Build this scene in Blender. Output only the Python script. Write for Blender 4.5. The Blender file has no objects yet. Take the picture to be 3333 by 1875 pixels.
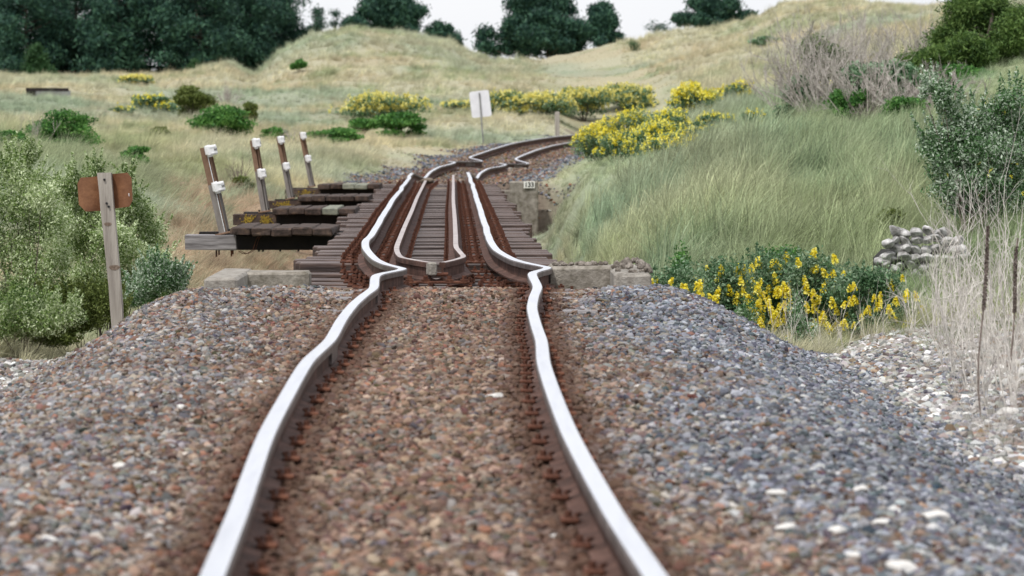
import bpy, math, random
import numpy as np
R = math.radians
scene = bpy.context.scene
C = scene.collection

# ------------------------------------------------------------------ camera, world, sun, exposure
CZ = 3.0                       # eye height above the creek datum
FPX = 11067.0                  # focal length in photograph pixels (3333 wide)
cam_d = bpy.data.cameras.new('camera'); cam = bpy.data.objects.new('camera', cam_d); C.objects.link(cam)
cam.location = (0, 0, CZ); cam.rotation_euler = (R(90), 0, 0)
cam_d.sensor_width = 36; cam_d.lens = 36*FPX/3333; cam_d.shift_y = -(937.5-396)/3333
cam_d.clip_start = 0.5; cam_d.clip_end = 3000
cam_d.dof.use_dof = True; cam_d.dof.focus_distance = 27.5; cam_d.dof.aperture_fstop = 5.2
scene.camera = cam
SUN_EL, SUN_AZ = 58, 215       # degrees; azimuth clockwise from +Y (light from behind-left of the camera)
w = bpy.data.worlds.new("World"); scene.world = w; w.use_nodes = True
nt = w.node_tree; nt.nodes.clear()
out = nt.nodes.new('ShaderNodeOutputWorld'); bg = nt.nodes.new('ShaderNodeBackground'); bg2 = nt.nodes.new('ShaderNodeBackground')
sky = nt.nodes.new('ShaderNodeTexSky'); sky.sky_type = 'NISHITA'; sky.sun_disc = False
sky.sun_elevation = R(SUN_EL); sky.sun_rotation = R(SUN_AZ); sky.dust_density = 3
bg.inputs[1].default_value = 0.12
tc = nt.nodes.new('ShaderNodeTexCoord'); no = nt.nodes.new('ShaderNodeTexNoise'); no.inputs['Scale'].default_value = 2.5; no.inputs['Detail'].default_value = 4
rp = nt.nodes.new('ShaderNodeValToRGB'); rp.color_ramp.elements[0].position = .35; rp.color_ramp.elements[1].position = .65
rp.color_ramp.elements[0].color = (.84, .865, .93, 1); rp.color_ramp.elements[1].color = (.99, .99, 1.0, 1)
bg2.inputs[1].default_value = .9
mx = nt.nodes.new('ShaderNodeMixShader'); mx.inputs[0].default_value = .85
nt.links.new(tc.outputs['Generated'], no.inputs[0]); nt.links.new(no.outputs[0], rp.inputs[0]); nt.links.new(rp.outputs[0], bg2.inputs[0])
nt.links.new(sky.outputs[0], bg.inputs[0]); nt.links.new(bg.outputs[0], mx.inputs[1]); nt.links.new(bg2.outputs[0], mx.inputs[2]); nt.links.new(mx.outputs[0], out.inputs[0])
sd = bpy.data.lights.new('sun', 'SUN'); sun = bpy.data.objects.new('sun', sd); C.objects.link(sun)
sd.energy = 2.3; sd.angle = R(6); sd.color = (1, .975, .945)
sun.rotation_euler = (R(90-SUN_EL), 0, R(180-SUN_AZ)); 
scene.view_settings.view_transform = 'Standard'; scene.view_settings.look = 'None'; scene.view_settings.gamma = 1
scene.view_settings.exposure = 0.34

# ------------------------------------------------------------------ helpers
K = 3333/2576.0
def P(x, y, D):                 # photograph pixel (3333 wide) at distance D -> point
    return np.array([(x-1666.5)*D/FPX, D, CZ-(y-396)*D/FPX])
def ZA(zx, zy): return 900+zx/2.4533, 400+zy/2.4533
def ZF(zx, zy): return 550+zx/3.22, 400+zy/3.22
def Zr(x0, y0, f): return lambda a, b: (x0+a/f, y0+b/f)
ZE = Zr(0, 450, 2.337); ZC = Zr(1100, 0, 2.337); ZB = Zr(0, 0, 2.337)

def tag(o, label=None, cat=None, group=None, kind=None):
    if label: o['label'] = label
    if cat: o['category'] = cat
    if group: o['group'] = group
    if kind: o['kind'] = kind
    return o
def thing(name, label, cat, loc=(0, 0, 0), group=None):
    o = bpy.data.objects.new(name, None); C.objects.link(o); o.location = tuple(float(v) for v in loc)
    o.empty_display_size = .1
    return tag(o, label, cat, group)
def mesh_obj(name, V, F, mat, parent=None, smooth=False, attr=None, mids=None):
    V = np.asarray(V, dtype=np.float32)
    me = bpy.data.meshes.new(name)
    if isinstance(F, np.ndarray):
        n, k = F.shape
        me.vertices.add(len(V)); me.vertices.foreach_set('co', V.ravel())
        me.loops.add(n*k); me.loops.foreach_set('vertex_index', F.astype(np.int32).ravel())
        me.polygons.add(n); me.polygons.foreach_set('loop_start', np.arange(0, n*k, k, dtype=np.int32))
        me.update(calc_edges=True)
    else:
        me.from_pydata([tuple(map(float, v)) for v in V], [], [tuple(f) for f in F]); me.update()
    if smooth: me.polygons.foreach_set('use_smooth', [True]*len(me.polygons))
    for m in (mat if isinstance(mat, (list, tuple)) else [mat]): me.materials.append(m)
    if mids is not None: me.polygons.foreach_set('material_index', list(mids))
    if attr is not None:
        for an, arr in attr.items():
            a = me.attributes.new(an, 'FLOAT_COLOR' if arr.ndim == 2 else 'FLOAT', 'POINT')
            if arr.ndim == 2:
                c4 = np.ones((len(arr), 4), dtype=np.float32); c4[:, :3] = arr; a.data.foreach_set('color', c4.ravel())
            else: a.data.foreach_set('value', arr.astype(np.float32))
    o = bpy.data.objects.new(name, me); C.objects.link(o)
    if parent is not None: o.parent = parent
    return o
class MB:
    def __init__(s): s.v = []; s.f = []; s.m = []
    def add(s, V, F, mi=0):
        b = len(s.v); s.v += [tuple(map(float, p)) for p in V]; s.f += [tuple(i+b for i in f) for f in F]; s.m += [mi]*len(F)
    def box(s, c, d, mi=0, bev=0.0, rot=None, jit=0, rng=None):
        dx, dy, dz = d[0]/2, d[1]/2, d[2]/2
        if bev <= 0:
            V = [(a*dx, b*dy, e*dz) for a in (-1, 1) for b in (-1, 1) for e in (-1, 1)]
            F = [(0, 1, 3, 2), (4, 6, 7, 5), (0, 4, 5, 1), (2, 3, 7, 6), (0, 2, 6, 4), (1, 5, 7, 3)]
        else:                                                     # chamfered box
            V = []; idx = {}
            for a in (-1, 1):
                for b in (-1, 1):
                    for e in (-1, 1):
                        for ax in range(3):
                            p = [a*(dx-bev), b*(dy-bev), e*(dz-bev)]; p[ax] = (a*dx, b*dy, e*dz)[ax]
                            idx[(a, b, e, ax)] = len(V); V.append(tuple(p))
            F = []
            def q(ks): F.append(tuple(idx[k] for k in ks))
            for s1 in (-1, 1):
                o_ = [(-1, -1), (1, -1), (1, 1), (-1, 1)]
                if s1 < 0: o_ = o_[::-1]
                q([(s1, b, e, 0) for b, e in o_]); q([(b, s1, e, 1) for b, e in o_[::-1]]); q([(b, e, s1, 2) for b, e in o_])
            for a in (-1, 1):
                for b in (-1, 1):
                    q([(a, b, -1, 0), (a, b, 1, 0), (a, b, 1, 1), (a, b, -1, 1)]); q([(a, -1, b, 0), (a, 1, b, 0), (a, 1, b, 2), (a, -1, b, 2)]); q([(-1, a, b, 1), (1, a, b, 1), (1, a, b, 2), (-1, a, b, 2)])
            for a in (-1, 1):
                for b in (-1, 1):
                    for e in (-1, 1): q([(a, b, e, 0), (a, b, e, 1), (a, b, e, 2)])
        V = np.array(V)
        if jit and rng is not None: V = V+rng.normal(0, jit, V.shape)
        if rot is not None: V = V @ np.array(rot).T
        s.add(V+np.array(c), F, mi)
    def tube(s, pts, rad, n=5, mi=0, cap=True):
        pts = np.array(pts, float); N = len(pts)
        rad = [rad]*N if np.isscalar(rad) else rad
        V = []; 
        for i in range(N):
            d = pts[min(i+1, N-1)]-pts[max(i-1, 0)]; d = d/(np.linalg.norm(d)+1e-9)
            a = np.cross(d, (0, 0, 1.0) if abs(d[2]) < .9 else (1.0, 0, 0)); a /= np.linalg.norm(a); b = np.cross(d, a)
            for k in range(n):
                t = 2*math.pi*k/n; V.append(pts[i]+rad[i]*(math.cos(t)*a+math.sin(t)*b))
        F = [(i*n+k, i*n+(k+1) % n, (i+1)*n+(k+1) % n, (i+1)*n+k) for i in range(N-1) for k in range(n)]
        if cap: F += [tuple(range(n))[::-1], tuple(range((N-1)*n, N*n))]
        s.add(V, F, mi)
    def build(s, name, mat, parent=None, smooth=False):
        return mesh_obj(name, np.array(s.v), s.f, mat, parent, smooth, mids=s.m)
def rotz(a): c, s_ = math.cos(a), math.sin(a); return np.array([[c, -s_, 0], [s_, c, 0], [0, 0, 1]])
def roty(a): c, s_ = math.cos(a), math.sin(a); return np.array([[c, 0, s_], [0, 1, 0], [-s_, 0, c]])
def rotx(a): c, s_ = math.cos(a), math.sin(a); return np.array([[1, 0, 0], [0, c, -s_], [0, s_, c]])

def sm(a, b, x): t = np.clip((x-a)/(b-a), 0, 1); return t*t*(3-2*t)
def _h(i, j, s):
    n = (i*374761393+j*668265263+s*974634777) & 0xffffffff
    n = ((n ^ (n >> 13))*1274126177) & 0xffffffff
    return ((n ^ (n >> 16)) & 0xffff)/65535.0
def vn(x, y, s=0):
    x = np.asarray(x, float); y = np.asarray(y, float)
    i = np.floor(x).astype(np.int64); j = np.floor(y).astype(np.int64); fx = x-i; fy = y-j
    fx = fx*fx*(3-2*fx); fy = fy*fy*(3-2*fy)
    return (_h(i, j, s)*(1-fx)+_h(i+1, j, s)*fx)*(1-fy)+(_h(i, j+1, s)*(1-fx)+_h(i+1, j+1, s)*fx)*fy
def fbm(x, y, s=0, o=4):
    r = 0; a = .5; t = 0
    for k in range(o): r = r+a*vn(x*2**k+k*17.3, y*2**k-k*9.1, s+k); t += a; a *= .5
    return r/t

# ------------------------------------------------------------------ materials
def nodes(name):
    m = bpy.data.materials.new(name); m.use_nodes = True; t = m.node_tree
    return m, t, t.nodes['Principled BSDF']
def mat(name, c1, c2=None, scale=8, rough=.8, metal=0, bump=.0, stretch=(1, 1, 1), c3=None, fine=60, spec=.3, lo=.35, hi=.65, bdist=.01):
    m, t, b = nodes(name); N = t.nodes.new; L = t.links.new
    b.inputs['Roughness'].default_value = rough; b.inputs['Metallic'].default_value = metal; b.inputs['Specular IOR Level'].default_value = spec
    if c2 is None: b.inputs['Base Color'].default_value = (*c1, 1); return m
    tc = N('ShaderNodeTexCoord'); mp = N('ShaderNodeMapping'); mp.inputs['Scale'].default_value = stretch
    n1 = N('ShaderNodeTexNoise'); n1.inputs['Scale'].default_value = scale; n1.inputs['Detail'].default_value = 6; n1.inputs['Roughness'].default_value = .65
    r = N('ShaderNodeValToRGB'); r.color_ramp.elements[0].position = lo; r.color_ramp.elements[1].position = hi
    r.color_ramp.elements[0].color = (*c1, 1); r.color_ramp.elements[1].color = (*c2, 1)
    if c3: e = r.color_ramp.elements.new((lo+hi)/2+.02); e.color = (*c3, 1)
    L(tc.outputs['Object'], mp.inputs[0]); L(mp.outputs[0], n1.inputs[0]); L(n1.outputs[0], r.inputs[0]); L(r.outputs[0], b.inputs['Base Color'])
    if bump:
        n2 = N('ShaderNodeTexNoise'); n2.inputs['Scale'].default_value = fine; n2.inputs['Detail'].default_value = 4
        bp = N('ShaderNodeBump'); bp.inputs['Strength'].default_value = bump; bp.inputs['Distance'].default_value = bdist
        L(mp.outputs[0], n2.inputs[0]); L(n2.outputs[0], bp.inputs['Height']); L(bp.outputs[0], b.inputs['Normal'])
    return m
def mat_leaf(name, c1, c2, c3=None, rough=.6, trans=.25, cs=1.2):
    """per-leaf value 'v' and a clump noise choose the colour"""
    m, t, b = nodes(name); N = t.nodes.new; L = t.links.new
    b.inputs['Roughness'].default_value = rough; b.inputs['Specular IOR Level'].default_value = .25
    at = N('ShaderNodeAttribute'); at.attribute_name = 'v'
    tc = N('ShaderNodeTexCoord'); n1 = N('ShaderNodeTexNoise'); n1.inputs['Scale'].default_value = cs; n1.inputs['Detail'].default_value = 3
    L(tc.outputs['Object'], n1.inputs[0])
    ma = N('ShaderNodeMath'); ma.operation = 'MULTIPLY_ADD'; ma.inputs[1].default_value = 1.3; ma.inputs[2].default_value = -.4; L(n1.outputs[0], ma.inputs[0])
    mb = N('ShaderNodeMath'); mb.operation = 'MULTIPLY_ADD'; mb.inputs[1].default_value = .75; L(at.outputs['Fac'], mb.inputs[0]); L(ma.outputs[0], mb.inputs[2])
    r = N('ShaderNodeValToRGB'); r.color_ramp.elements[0].position = .12; r.color_ramp.elements[1].position = .9
    r.color_ramp.elements[0].color = (*c1, 1); r.color_ramp.elements[1].color = (*(c3 or c2), 1)
    if c3: e = r.color_ramp.elements.new(.55); e.color = (*c2, 1)
    L(mb.outputs[0], r.inputs[0]); L(r.outputs[0], b.inputs['Base Color'])
    tr = N('ShaderNodeBsdfTranslucent'); L(r.outputs[0], tr.inputs[0]); mxs = N('ShaderNodeMixShader'); mxs.inputs[0].default_value = trans
    L(b.outputs[0], mxs.inputs[1]); L(tr.outputs[0], mxs.inputs[2]); L(mxs.outputs[0], t.nodes['Material Output'].inputs[0])
    return m
def mat_inst(name, rough=.8, spec=.2, trans=0, noise=0, vary=.35):
    """colour comes from the instance attribute 'col', varied per blade by 'v' """
    m, t, b = nodes(name); N = t.nodes.new; L = t.links.new
    b.inputs['Roughness'].default_value = rough; b.inputs['Specular IOR Level'].default_value = spec
    at = N('ShaderNodeAttribute'); at.attribute_type = 'INSTANCER'; at.attribute_name = 'col'
    last = at.outputs['Color']
    if vary:
        av = N('ShaderNodeAttribute'); av.attribute_name = 'v'
        mm = N('ShaderNodeMath'); mm.operation = 'MULTIPLY_ADD'; mm.inputs[1].default_value = 2*vary; mm.inputs[2].default_value = 1-vary; L(av.outputs['Fac'], mm.inputs[0])
        mv = N('ShaderNodeVectorMath'); mv.operation = 'SCALE'; L(last, mv.inputs[0]); L(mm.outputs[0], mv.inputs['Scale']); last = mv.outputs[0]
    if noise:
        tc = N('ShaderNodeTexCoord'); n1 = N('ShaderNodeTexNoise'); n1.inputs['Scale'].default_value = noise; n1.inputs['Detail'].default_value = 4
        L(tc.outputs['Object'], n1.inputs[0])
        mm = N('ShaderNodeMath'); mm.operation = 'MULTIPLY_ADD'; mm.inputs[1].default_value = .9; mm.inputs[2].default_value = .55; L(n1.outputs[0], mm.inputs[0])
        mv = N('ShaderNodeVectorMath'); mv.operation = 'SCALE'; L(last, mv.inputs[0]); L(mm.outputs[0], mv.inputs['Scale']); last = mv.outputs[0]
    L(last, b.inputs['Base Color'])
    if trans:
        tr = N('ShaderNodeBsdfTranslucent'); L(last, tr.inputs[0]); mxs = N('ShaderNodeMixShader'); mxs.inputs[0].default_value = trans
        L(b.outputs[0], mxs.inputs[1]); L(tr.outputs[0], mxs.inputs[2]); L(mxs.outputs[0], t.nodes['Material Output'].inputs[0])
    return m
M = {}
M['polish'] = mat('polished_steel', (.82, .82, .86), (.96, .96, .98), 26, .28, .9, stretch=(1, .06, 1), c3=(.92, .92, .95), lo=.3, hi=.7)
M['head_side'] = mat('rail_steel', (.09, .075, .07), (.2, .165, .155), 6, .5, .5, bump=.2)
M['web'] = mat('rail_web_rust', (.045, .022, .015), (.15, .08, .06), 7, .8, .1, bump=.4, c3=(.09, .045, .033))
M['guard_top'] = mat('guard_rail_top', (.32, .27, .26), (.5, .45, .43), 9, .6, .2, bump=.2)
M['rust'] = mat('red_rust', (.055, .022, .014), (.20, .085, .05), 14, .9, 0, bump=.8, c3=(.115, .045, .027), fine=90)
M['rustpale'] = mat('pale_rust', (.20, .09, .055), (.38, .2, .13), 20, .9, 0, bump=.6)
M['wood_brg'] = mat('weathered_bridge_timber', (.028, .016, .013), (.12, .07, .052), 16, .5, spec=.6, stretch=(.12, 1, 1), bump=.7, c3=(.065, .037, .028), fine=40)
M['wood_top'] = mat('silvered_timber_top', (.035, .02, .015), (.26, .19, .16), 20, .55, spec=.45, stretch=(.12, 1, 1), bump=.6, c3=(.095, .063, .053), fine=40)  # paler top face: silvering plus sky glare painted into the colour
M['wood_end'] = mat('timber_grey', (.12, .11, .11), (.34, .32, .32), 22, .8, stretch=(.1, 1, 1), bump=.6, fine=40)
M['plank'] = mat('tarred_plank', (.02, .014, .011), (.10, .065, .045), 12, .8, bump=.8, c3=(.06, .04, .032), fine=30)
M['plank_pale'] = mat('pale_plank', (.14, .15, .12), (.26, .26, .2), 12, .85, bump=.6)
M['tar'] = mat('tar_black_timber', (.004, .003, .003), (.012, .009, .008), 9, .8)  # near-black colour stands in for shade under the refuge planks
M['girder'] = mat('dark_girder', (.012, .01, .01), (.035, .025, .022), 5, .8)
M['post_wood'] = mat('grey_post_wood', (.20, .175, .15), (.47, .43, .38), 14, .85, stretch=(1, 1, .07), bump=.6, c3=(.36, .33, .285), fine=50)
M['steelpost'] = mat('post_paint', (.16, .14, .125), (.27, .25, .235), 10, .7, .1, stretch=(1, 1, .3), bump=.3)
M['postrust'] = mat('post_brown', (.13, .075, .045), (.22, .135, .09), 8, .75, 0, bump=.3)
M['white'] = mat('white_plastic', (.66, .66, .66), (.82, .82, .83), 30, .45)
M['black'] = mat('black_part', (.02, .02, .02))
M['plate'] = mat('brown_plate', (.12, .05, .022), (.26, .125, .06), 5, .5, 0, bump=.25, c3=(.19, .085, .04))
M['concrete'] = mat('old_concrete', (.13, .115, .085), (.34, .31, .265), 9, .9, bump=.9, c3=(.24, .215, .18), fine=45)
M['concrete_pale'] = mat('pale_concrete', (.19, .17, .145), (.36, .335, .295), 12, .9, bump=.8, fine=60)
M['signwhite'] = mat('sign_back', (.66, .66, .7), (.78, .78, .82), 3, .5)
M['signgrey'] = mat('galvanised', (.2, .2, .2), (.34, .34, .34), 5, .5, .4)
M['yellow_lichen'] = mat('lichen', (.2, .13, .02), (.34, .24, .03), 20, .9)
M['bark'] = mat('bark', (.045, .035, .028), (.12, .095, .075), 8, .9, bump=.6)
M['twig'] = mat('grey_twig', (.22, .19, .17), (.52, .48, .44), 20, .9)
M['twig2'] = mat('dead_stem', (.36, .33, .3), (.72, .68, .62), 20, .9)
M['twig_dark'] = mat('dark_stem', (.11, .085, .07), (.27, .22, .19), 30, .9)
M['stone_w'] = mat('white_stone', (.5, .48, .44), (.8, .78, .75), 12, .8, bump=.3)
M['wall_stone'] = mat('wall_stone', (.14, .135, .125), (.66, .65, .63), 9, .85, bump=.5, c3=(.42, .41, .40))
M['rubble'] = mat('grey_brown_rubble', (.09, .075, .06), (.30, .265, .23), 9, .9, bump=.5, c3=(.19, .165, .14))
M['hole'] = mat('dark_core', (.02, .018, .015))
M['pine'] = mat_leaf('pine_needles', (.008, .028, .024), (.024, .07, .05), (.06, .14, .08), cs=.6, trans=.1)
M['pine2'] = mat_leaf('young_pine_needles', (.015, .05, .016), (.045, .11, .035), cs=.9, trans=.15)
M['macro'] = mat_leaf('dense_green', (.018, .048, .012), (.07, .135, .028), (.16, .25, .065), cs=1.4)
M['green'] = mat_leaf('bright_green', (.024, .085, .02), (.065, .19, .038), (.14, .30, .07), cs=2.)
M['olive'] = mat_leaf('olive_green', (.04, .06, .012), (.11, .15, .03), (.2, .24, .07), cs=2)
M['willow'] = mat_leaf('willow_leaf', (.04, .10, .016), (.21, .30, .085), (.66, .74, .48), cs=2.6, trans=.3)
M['silver'] = mat_leaf('silver_leaf', (.025, .08, .02), (.11, .23, .08), (.56, .64, .52), cs=2.5, rough=.5)
M['lupin'] = mat_leaf('lupin_leaf', (.03, .085, .035), (.10, .20, .09), (.28, .38, .25), cs=3)
M['gold'] = mat_leaf('lupin_flower', (.72, .55, .015), (.86, .76, .05), (.92, .86, .24), cs=5, trans=.3)
M['goldpale'] = mat_leaf('lupin_flower_pale', (.58, .5, .1), (.76, .68, .17), (.84, .79, .32), cs=5, trans=.3)
M['grass'] = mat_inst('grass_blade', trans=.45, vary=.5)
M['stone'] = mat_inst('ballast_stone', rough=.85, noise=18, vary=0)

# ------------------------------------------------------------------ track alignment (left rail, right rail, distance)
ST = [  # (xL,yL,xR,yR,D or None)
 (776-2*87, 1875+240, 1993+2*142+10, 1875+240, None), (689, 1875, 2135, 1875, None), (776, 1660, 1993, 1660, None), (864, 1418, 1860, 1418, None), (931, 1290, 1805, 1286, None),
 (1000, 1175, 1770, 1180, None), (1074, 1104, 1762, 1108, None), (1111, 1040, 1745, 1056, None), (1150, 990, 1732, 1001, None),
 (1184, 960, 1738, 964, None), (1216, 935, 1749, 932, None), (1226, 895, 1733, 889, None), (1310, 873, 1782, 869, None), (1258, 859, 1724, 857, None),
 (1221, 841, 1670, 842, None), (1192, 808, 1618, 813, None), (1190, 784, 1597, 785, None), (1208, 764, 1588, 762, None), (1246, 702, 1570, 702, None),
 (1279, 649, 1552, 647, None), (1308, 612, 1541, 612, None), (1328, 583, 1532, 583, None), (1343, 563, 1524, 561, None), (1380, 579, 1550, 580, 69.3),
 (1401, 559, 1563, 563, 72.5), (1430, 543, 1590, 548, 74.5), (1468, 533, 1628, 541, 76), (1480, 528, 1646, 535, 76.8), (1463, 524.5, 1626, 531, 77.6), (1568, 524, 1719, 532, 80),
 (1530, 512, 1679, 518, 81.5), (1560, 500, 1704, 504, 83), (1613, 482, 1752, 486, 86), (1674, 465, 1809, 471, 89.5), (1756, 451, 1886, 459, 93.5),
 (1817, 443, 1945, 452, 97), (1890, 437, 2015, 447, 101), (2000, 431, 2120, 441, 108)]
rows = []
for xl, yl, xr, yr, d in ST:
    if d is None: d = FPX*1.067/(xr-xl)
    rows.append((P(xl, yl, d), P(xr, yr, d)))
def catmull(pts, n=8):
    pts = np.array(pts); o = []
    for i in range(len(pts)-1):
        p0 = pts[max(i-1, 0)]; p1 = pts[i]; p2 = pts[i+1]; p3 = pts[min(i+2, len(pts)-1)]
        # knots spaced by depth; tangents limited so kinks stay crisp
        h = p2[1]-p1[1]; m1 = (p2-p0)/(max(p2[1]-p0[1], 1e-3))*h*.8; m2 = (p3-p1)/(max(p3[1]-p1[1], 1e-3))*h*.8
        for k in range(n):
            t = k/n; o.append((2*t**3-3*t*t+1)*p1+(t**3-2*t*t+t)*m1+(-2*t**3+3*t*t)*p2+(t**3-t*t)*m2)
    o.append(pts[-1]); return np.array(o)
LP = catmull([r[0] for r in rows]); RP = catmull([r[1] for r in rows])
LP = np.vstack([LP[0]+(LP[0]-LP[1])/np.linalg.norm(LP[0]-LP[1])*5, LP]); RP = np.vstack([RP[0]+(RP[0]-RP[1])/np.linalg.norm(RP[0]-RP[1])*5, RP])
CP = (LP+RP)/2
def cx(y): return np.interp(y, CP[:, 1], CP[:, 0])
def cz(y): return np.interp(y, CP[:, 1], CP[:, 2])       # rail-top level
Y0B, Y1B = 24.4, 62.5                                      # bridge
BED = .165

# ------------------------------------------------------------------ terrain height
XC = np.array([-1300, 0, 400, 800, 1145, 1360, 1500, 1900, 2300, 2576, 3900.0])
TB = [
 (3, [-1.5, -1.5, -1.5, -1.5, -1.5, -1.5, -1.5, -1.5, -1.5, -1.5, -1.5]),
 (15, [-1.5, -1.6, -1.6, -1.6, -1.6, -1.6, -1.6, -1.6, -1.6, -1.6, -1.4]),
 (23, [-1.5, -1.65, -1.7, -1.8, -1.8, -1.8, -1.8, -1.75, -1.62, -1.55, -1.3]),
 (28, [-1.5, -1.9, -2.1, -2.3, -2.5, -2.5, -2.3, -2.0, -1.66, -1.55, -1.0]),
 (34, [-1.4, -1.8, -2.2, -2.7, -2.9, -2.9, -2.4, -1.9, -1.5, -1.2, -0.5]),
 (38, [-1.2, -1.6, -2.1, -2.7, -2.9, -2.8, -2.0, -1.35, -1.1, -0.7, 0.0]),
 (44, [-0.9, -1.1, -1.75, -2.5, -2.8, -2.6, -1.55, -0.75, -0.45, -0.1, 0.6]),
 (50, [-0.6, -0.75, -1.4, -2.1, -2.6, -2.4, -1.12, -0.4, 0.0, 0.4, 1.2]),
 (58, [-0.4, -0.55, -1.1, -1.5, -2.2, -2.15, -0.85, -0.15, 0.5, 1.0, 1.8]),
 (62.2, [-0.3, -0.45, -1.0, -1.35, -2.0, -2.0, -0.8, -0.08, 0.65, 1.25, 2.1]),
 (64, [-0.25, -0.4, -0.9, -1.2, -1.25, -1.15, -0.78, -0.04, 0.72, 1.4, 2.2]),
 (66, [-0.2, -0.35, -0.85, -1.15, -1.25, -0.97, -0.78, 0.0, 0.8, 1.5, 2.4]),
 (80, [0.0, -0.15, -0.55, -0.8, -1.0, -0.85, -0.75, 0.15, 1.15, 2.2, 3.2]),
 (100, [0.3, 0.15, -0.2, -0.35, -0.42, -0.5, -0.55, 0.7, 2.0, 3.4, 5.0]),
 (130, [0.9, 0.85, 0.6, 0.6, 0.6, 0.69, 0.75, 1.9, 3.6, 5.0, 7.0]),
 (165, [1.8, 1.75, 1.7, 2.2, 2.2, 2.02, 1.9, 3.6, 5.2, 5.6, 7.0]),
 (200, [2.6, 2.6, 2.6, 4.6, 4.6, 4.48, 4.4, 6.0, 6.3, 6.0, 7.0]),
 (222, [2.6, 2.6, 2.6, 3.0, 2.6, 2.72, 2.8, 3.5, 3.5, 3.5, 4.0]),
 (300, [2.5, 2.5, 2.5, 2.5, 2.5, 2.5, 2.5, 2.5, 2.5, 2.5, 2.5]),
 (900, [2.0, 2.0, 2.0, 2.0, 2.0, 2.0, 2.0, 2.0, 2.0, 2.0, 2.0]),
]
TD = np.log(np.array([t[0] for t in TB], float)); TZ = np.array([t[1] for t in TB], float)
RX = np.array([600, 650, 700, 780, 880, 1000, 1130, 1185, 1225, 1350, 1450, 1550, 1700, 1800, 1870, 1930, 1980, 2040, 2100, 2200, 2350, 2450, 2600, 3200.])
RY = np.array([195, 190, 140, 96, 70, 84, 105, 130, 145, 150, 132, 106, 82, 77, 60, 35, 10, 4, 1, 14, 34, 48, 60, 60.])
def _cub(f0, f1, f2, f3, t): return f1+.5*t*(f2-f0+t*(2*f0-5*f1+4*f2-f3+t*(3*(f1-f2)+f3-f0)))
def G(x, y):
    y = np.maximum(np.asarray(y, float), 3.0); xd = np.asarray(x, float)/y*8553+1288
    xd = np.clip(xd, XC[0], XC[-1]-1e-3); ld = np.clip(np.log(y), TD[0], TD[-1]-1e-4)
    i = np.clip(np.searchsorted(TD, ld, 'right')-1, 0, len(TD)-2); j = np.clip(np.searchsorted(XC, xd, 'right')-1, 0, len(XC)-2)
    t = (ld-TD[i])/(TD[i+1]-TD[i]); s = (xd-XC[j])/(XC[j+1]-XC[j]); s = s*.4+.6*s*s*(3-2*s); t = t*.6+.4*t*t*(3-2*t)
    z = (TZ[i, j]*(1-s)+TZ[i, j+1]*s)*(1-t)+(TZ[i+1, j]*(1-s)+TZ[i+1, j+1]*s)*t
    rz = (306-np.interp(xd, RX, RY))/8553*200; tz = np.interp(xd, XC, TZ[16])
    z = z+sm(140, 200, y)*(1-sm(200, 225, y))*sm(560, 640, xd)*(rz-tz)
    hum = (fbm(x/9+3, y/14, 5, 4)-.5)
    z = z+hum*(.9*sm(70, 150, y)*(1-.85*sm(165, 190, y))+.18*sm(30, 60, y))+(fbm(x/1.3, y/2.4, 9, 3)-.5)*.42*sm(32, 44, y)
    return z
def H(x, y):
    x = np.asarray(x, float); y = np.asarray(y, float)
    g = G(x, y); c = cx(y); t = np.abs(x-c); bed = cz(np.clip(y, 4, 107.9))-CZ-BED-.012+.028*(1-sm(24.2, 24.6, y))
    near = 1-sm(24.2, 25.8, y); wl = 1.35+.45*(x < c)*sm(17, 22, y)
    m1 = (1-sm(wl, 2.85, t))*near
    far = sm(Y1B-.1, Y1B+.5, y)*(1-sm(112, 125, y))*(1-sm(1.2, 2.9, t))
    g = g-.9*(t < 2.6)*(1-sm(2.0, 2.6, t))*sm(57, 58, y)*(1-sm(Y1B-.4, Y1B, y))*0
    m = np.maximum(m1, far)
    z = g*(1-m)+(bed-.0)*m
    z = z+(vn(x*2.1, y*1.3, 3)-.5)*.035*(t > .7)
    z = z+.025*sm(20.5, 23.2, y)*(1-sm(24.3, 24.8, y))*sm(.75, 1.15, t)*(1-sm(2.0, 2.5, t))
    return z+CZ
def hit(xd, yd, d0=26, d1=260):     # 2576-wide photo pixel -> ground point
    for D in np.geomspace(d0, d1, 1400):
        p = P(xd*K, yd*K, D)
        if p[2] <= H(p[0], D): return p
    return P(xd*K, yd*K, d1)

# ground sheet ------------------------------------------------------
ys = np.concatenate([np.linspace(-40, 2.6, 24), np.geomspace(3, 420, 640), np.linspace(450, 1500, 14)])
ss = np.linspace(-1, 1, 441); ss = np.sign(ss)*np.abs(ss)**1.25
YY, SS = np.meshgrid(ys, ss, indexing='ij'); XX = SS*(9+.34*np.maximum(YY, 0)) + cx(np.clip(YY, 5, 60))
ZZ = H(XX, YY)
nr, nc = XX.shape
def zones(x, y):
    c = cx(y); t = np.abs(x-c); nz = fbm(x*1.2, y*.7, 31, 3)
    near = (y < Y0B)
    ball = np.where(near, 1-sm(2.45, 2.75, t+(nz-.5)*.5), np.where(y > Y1B-1.5, (1-sm(1.5, 2.4, t+(nz-.5)*1.2))*(1-sm(110, 120, y)), 0))
    grav = np.where(near, 1, 0)*(1-ball)*1.0
    grav = np.maximum(grav, (y >= Y0B)*(1-sm(26.0, 27.6, y+(nz-.5)*1.5))*(x > c+2.6)*(1-ball))
    grav = np.where((x < c-2.4) & (y > 23.6), 0, grav)
    xd = x/np.maximum(y, 3)*8553+1288
    dry = sm(34, 38, y)*(1-sm(56, 66, y+(nz-.5)*8))*sm(330, 430, xd+(nz-.5)*150)*(1-sm(880, 1000, xd))
    return ball, grav, dry
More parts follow.
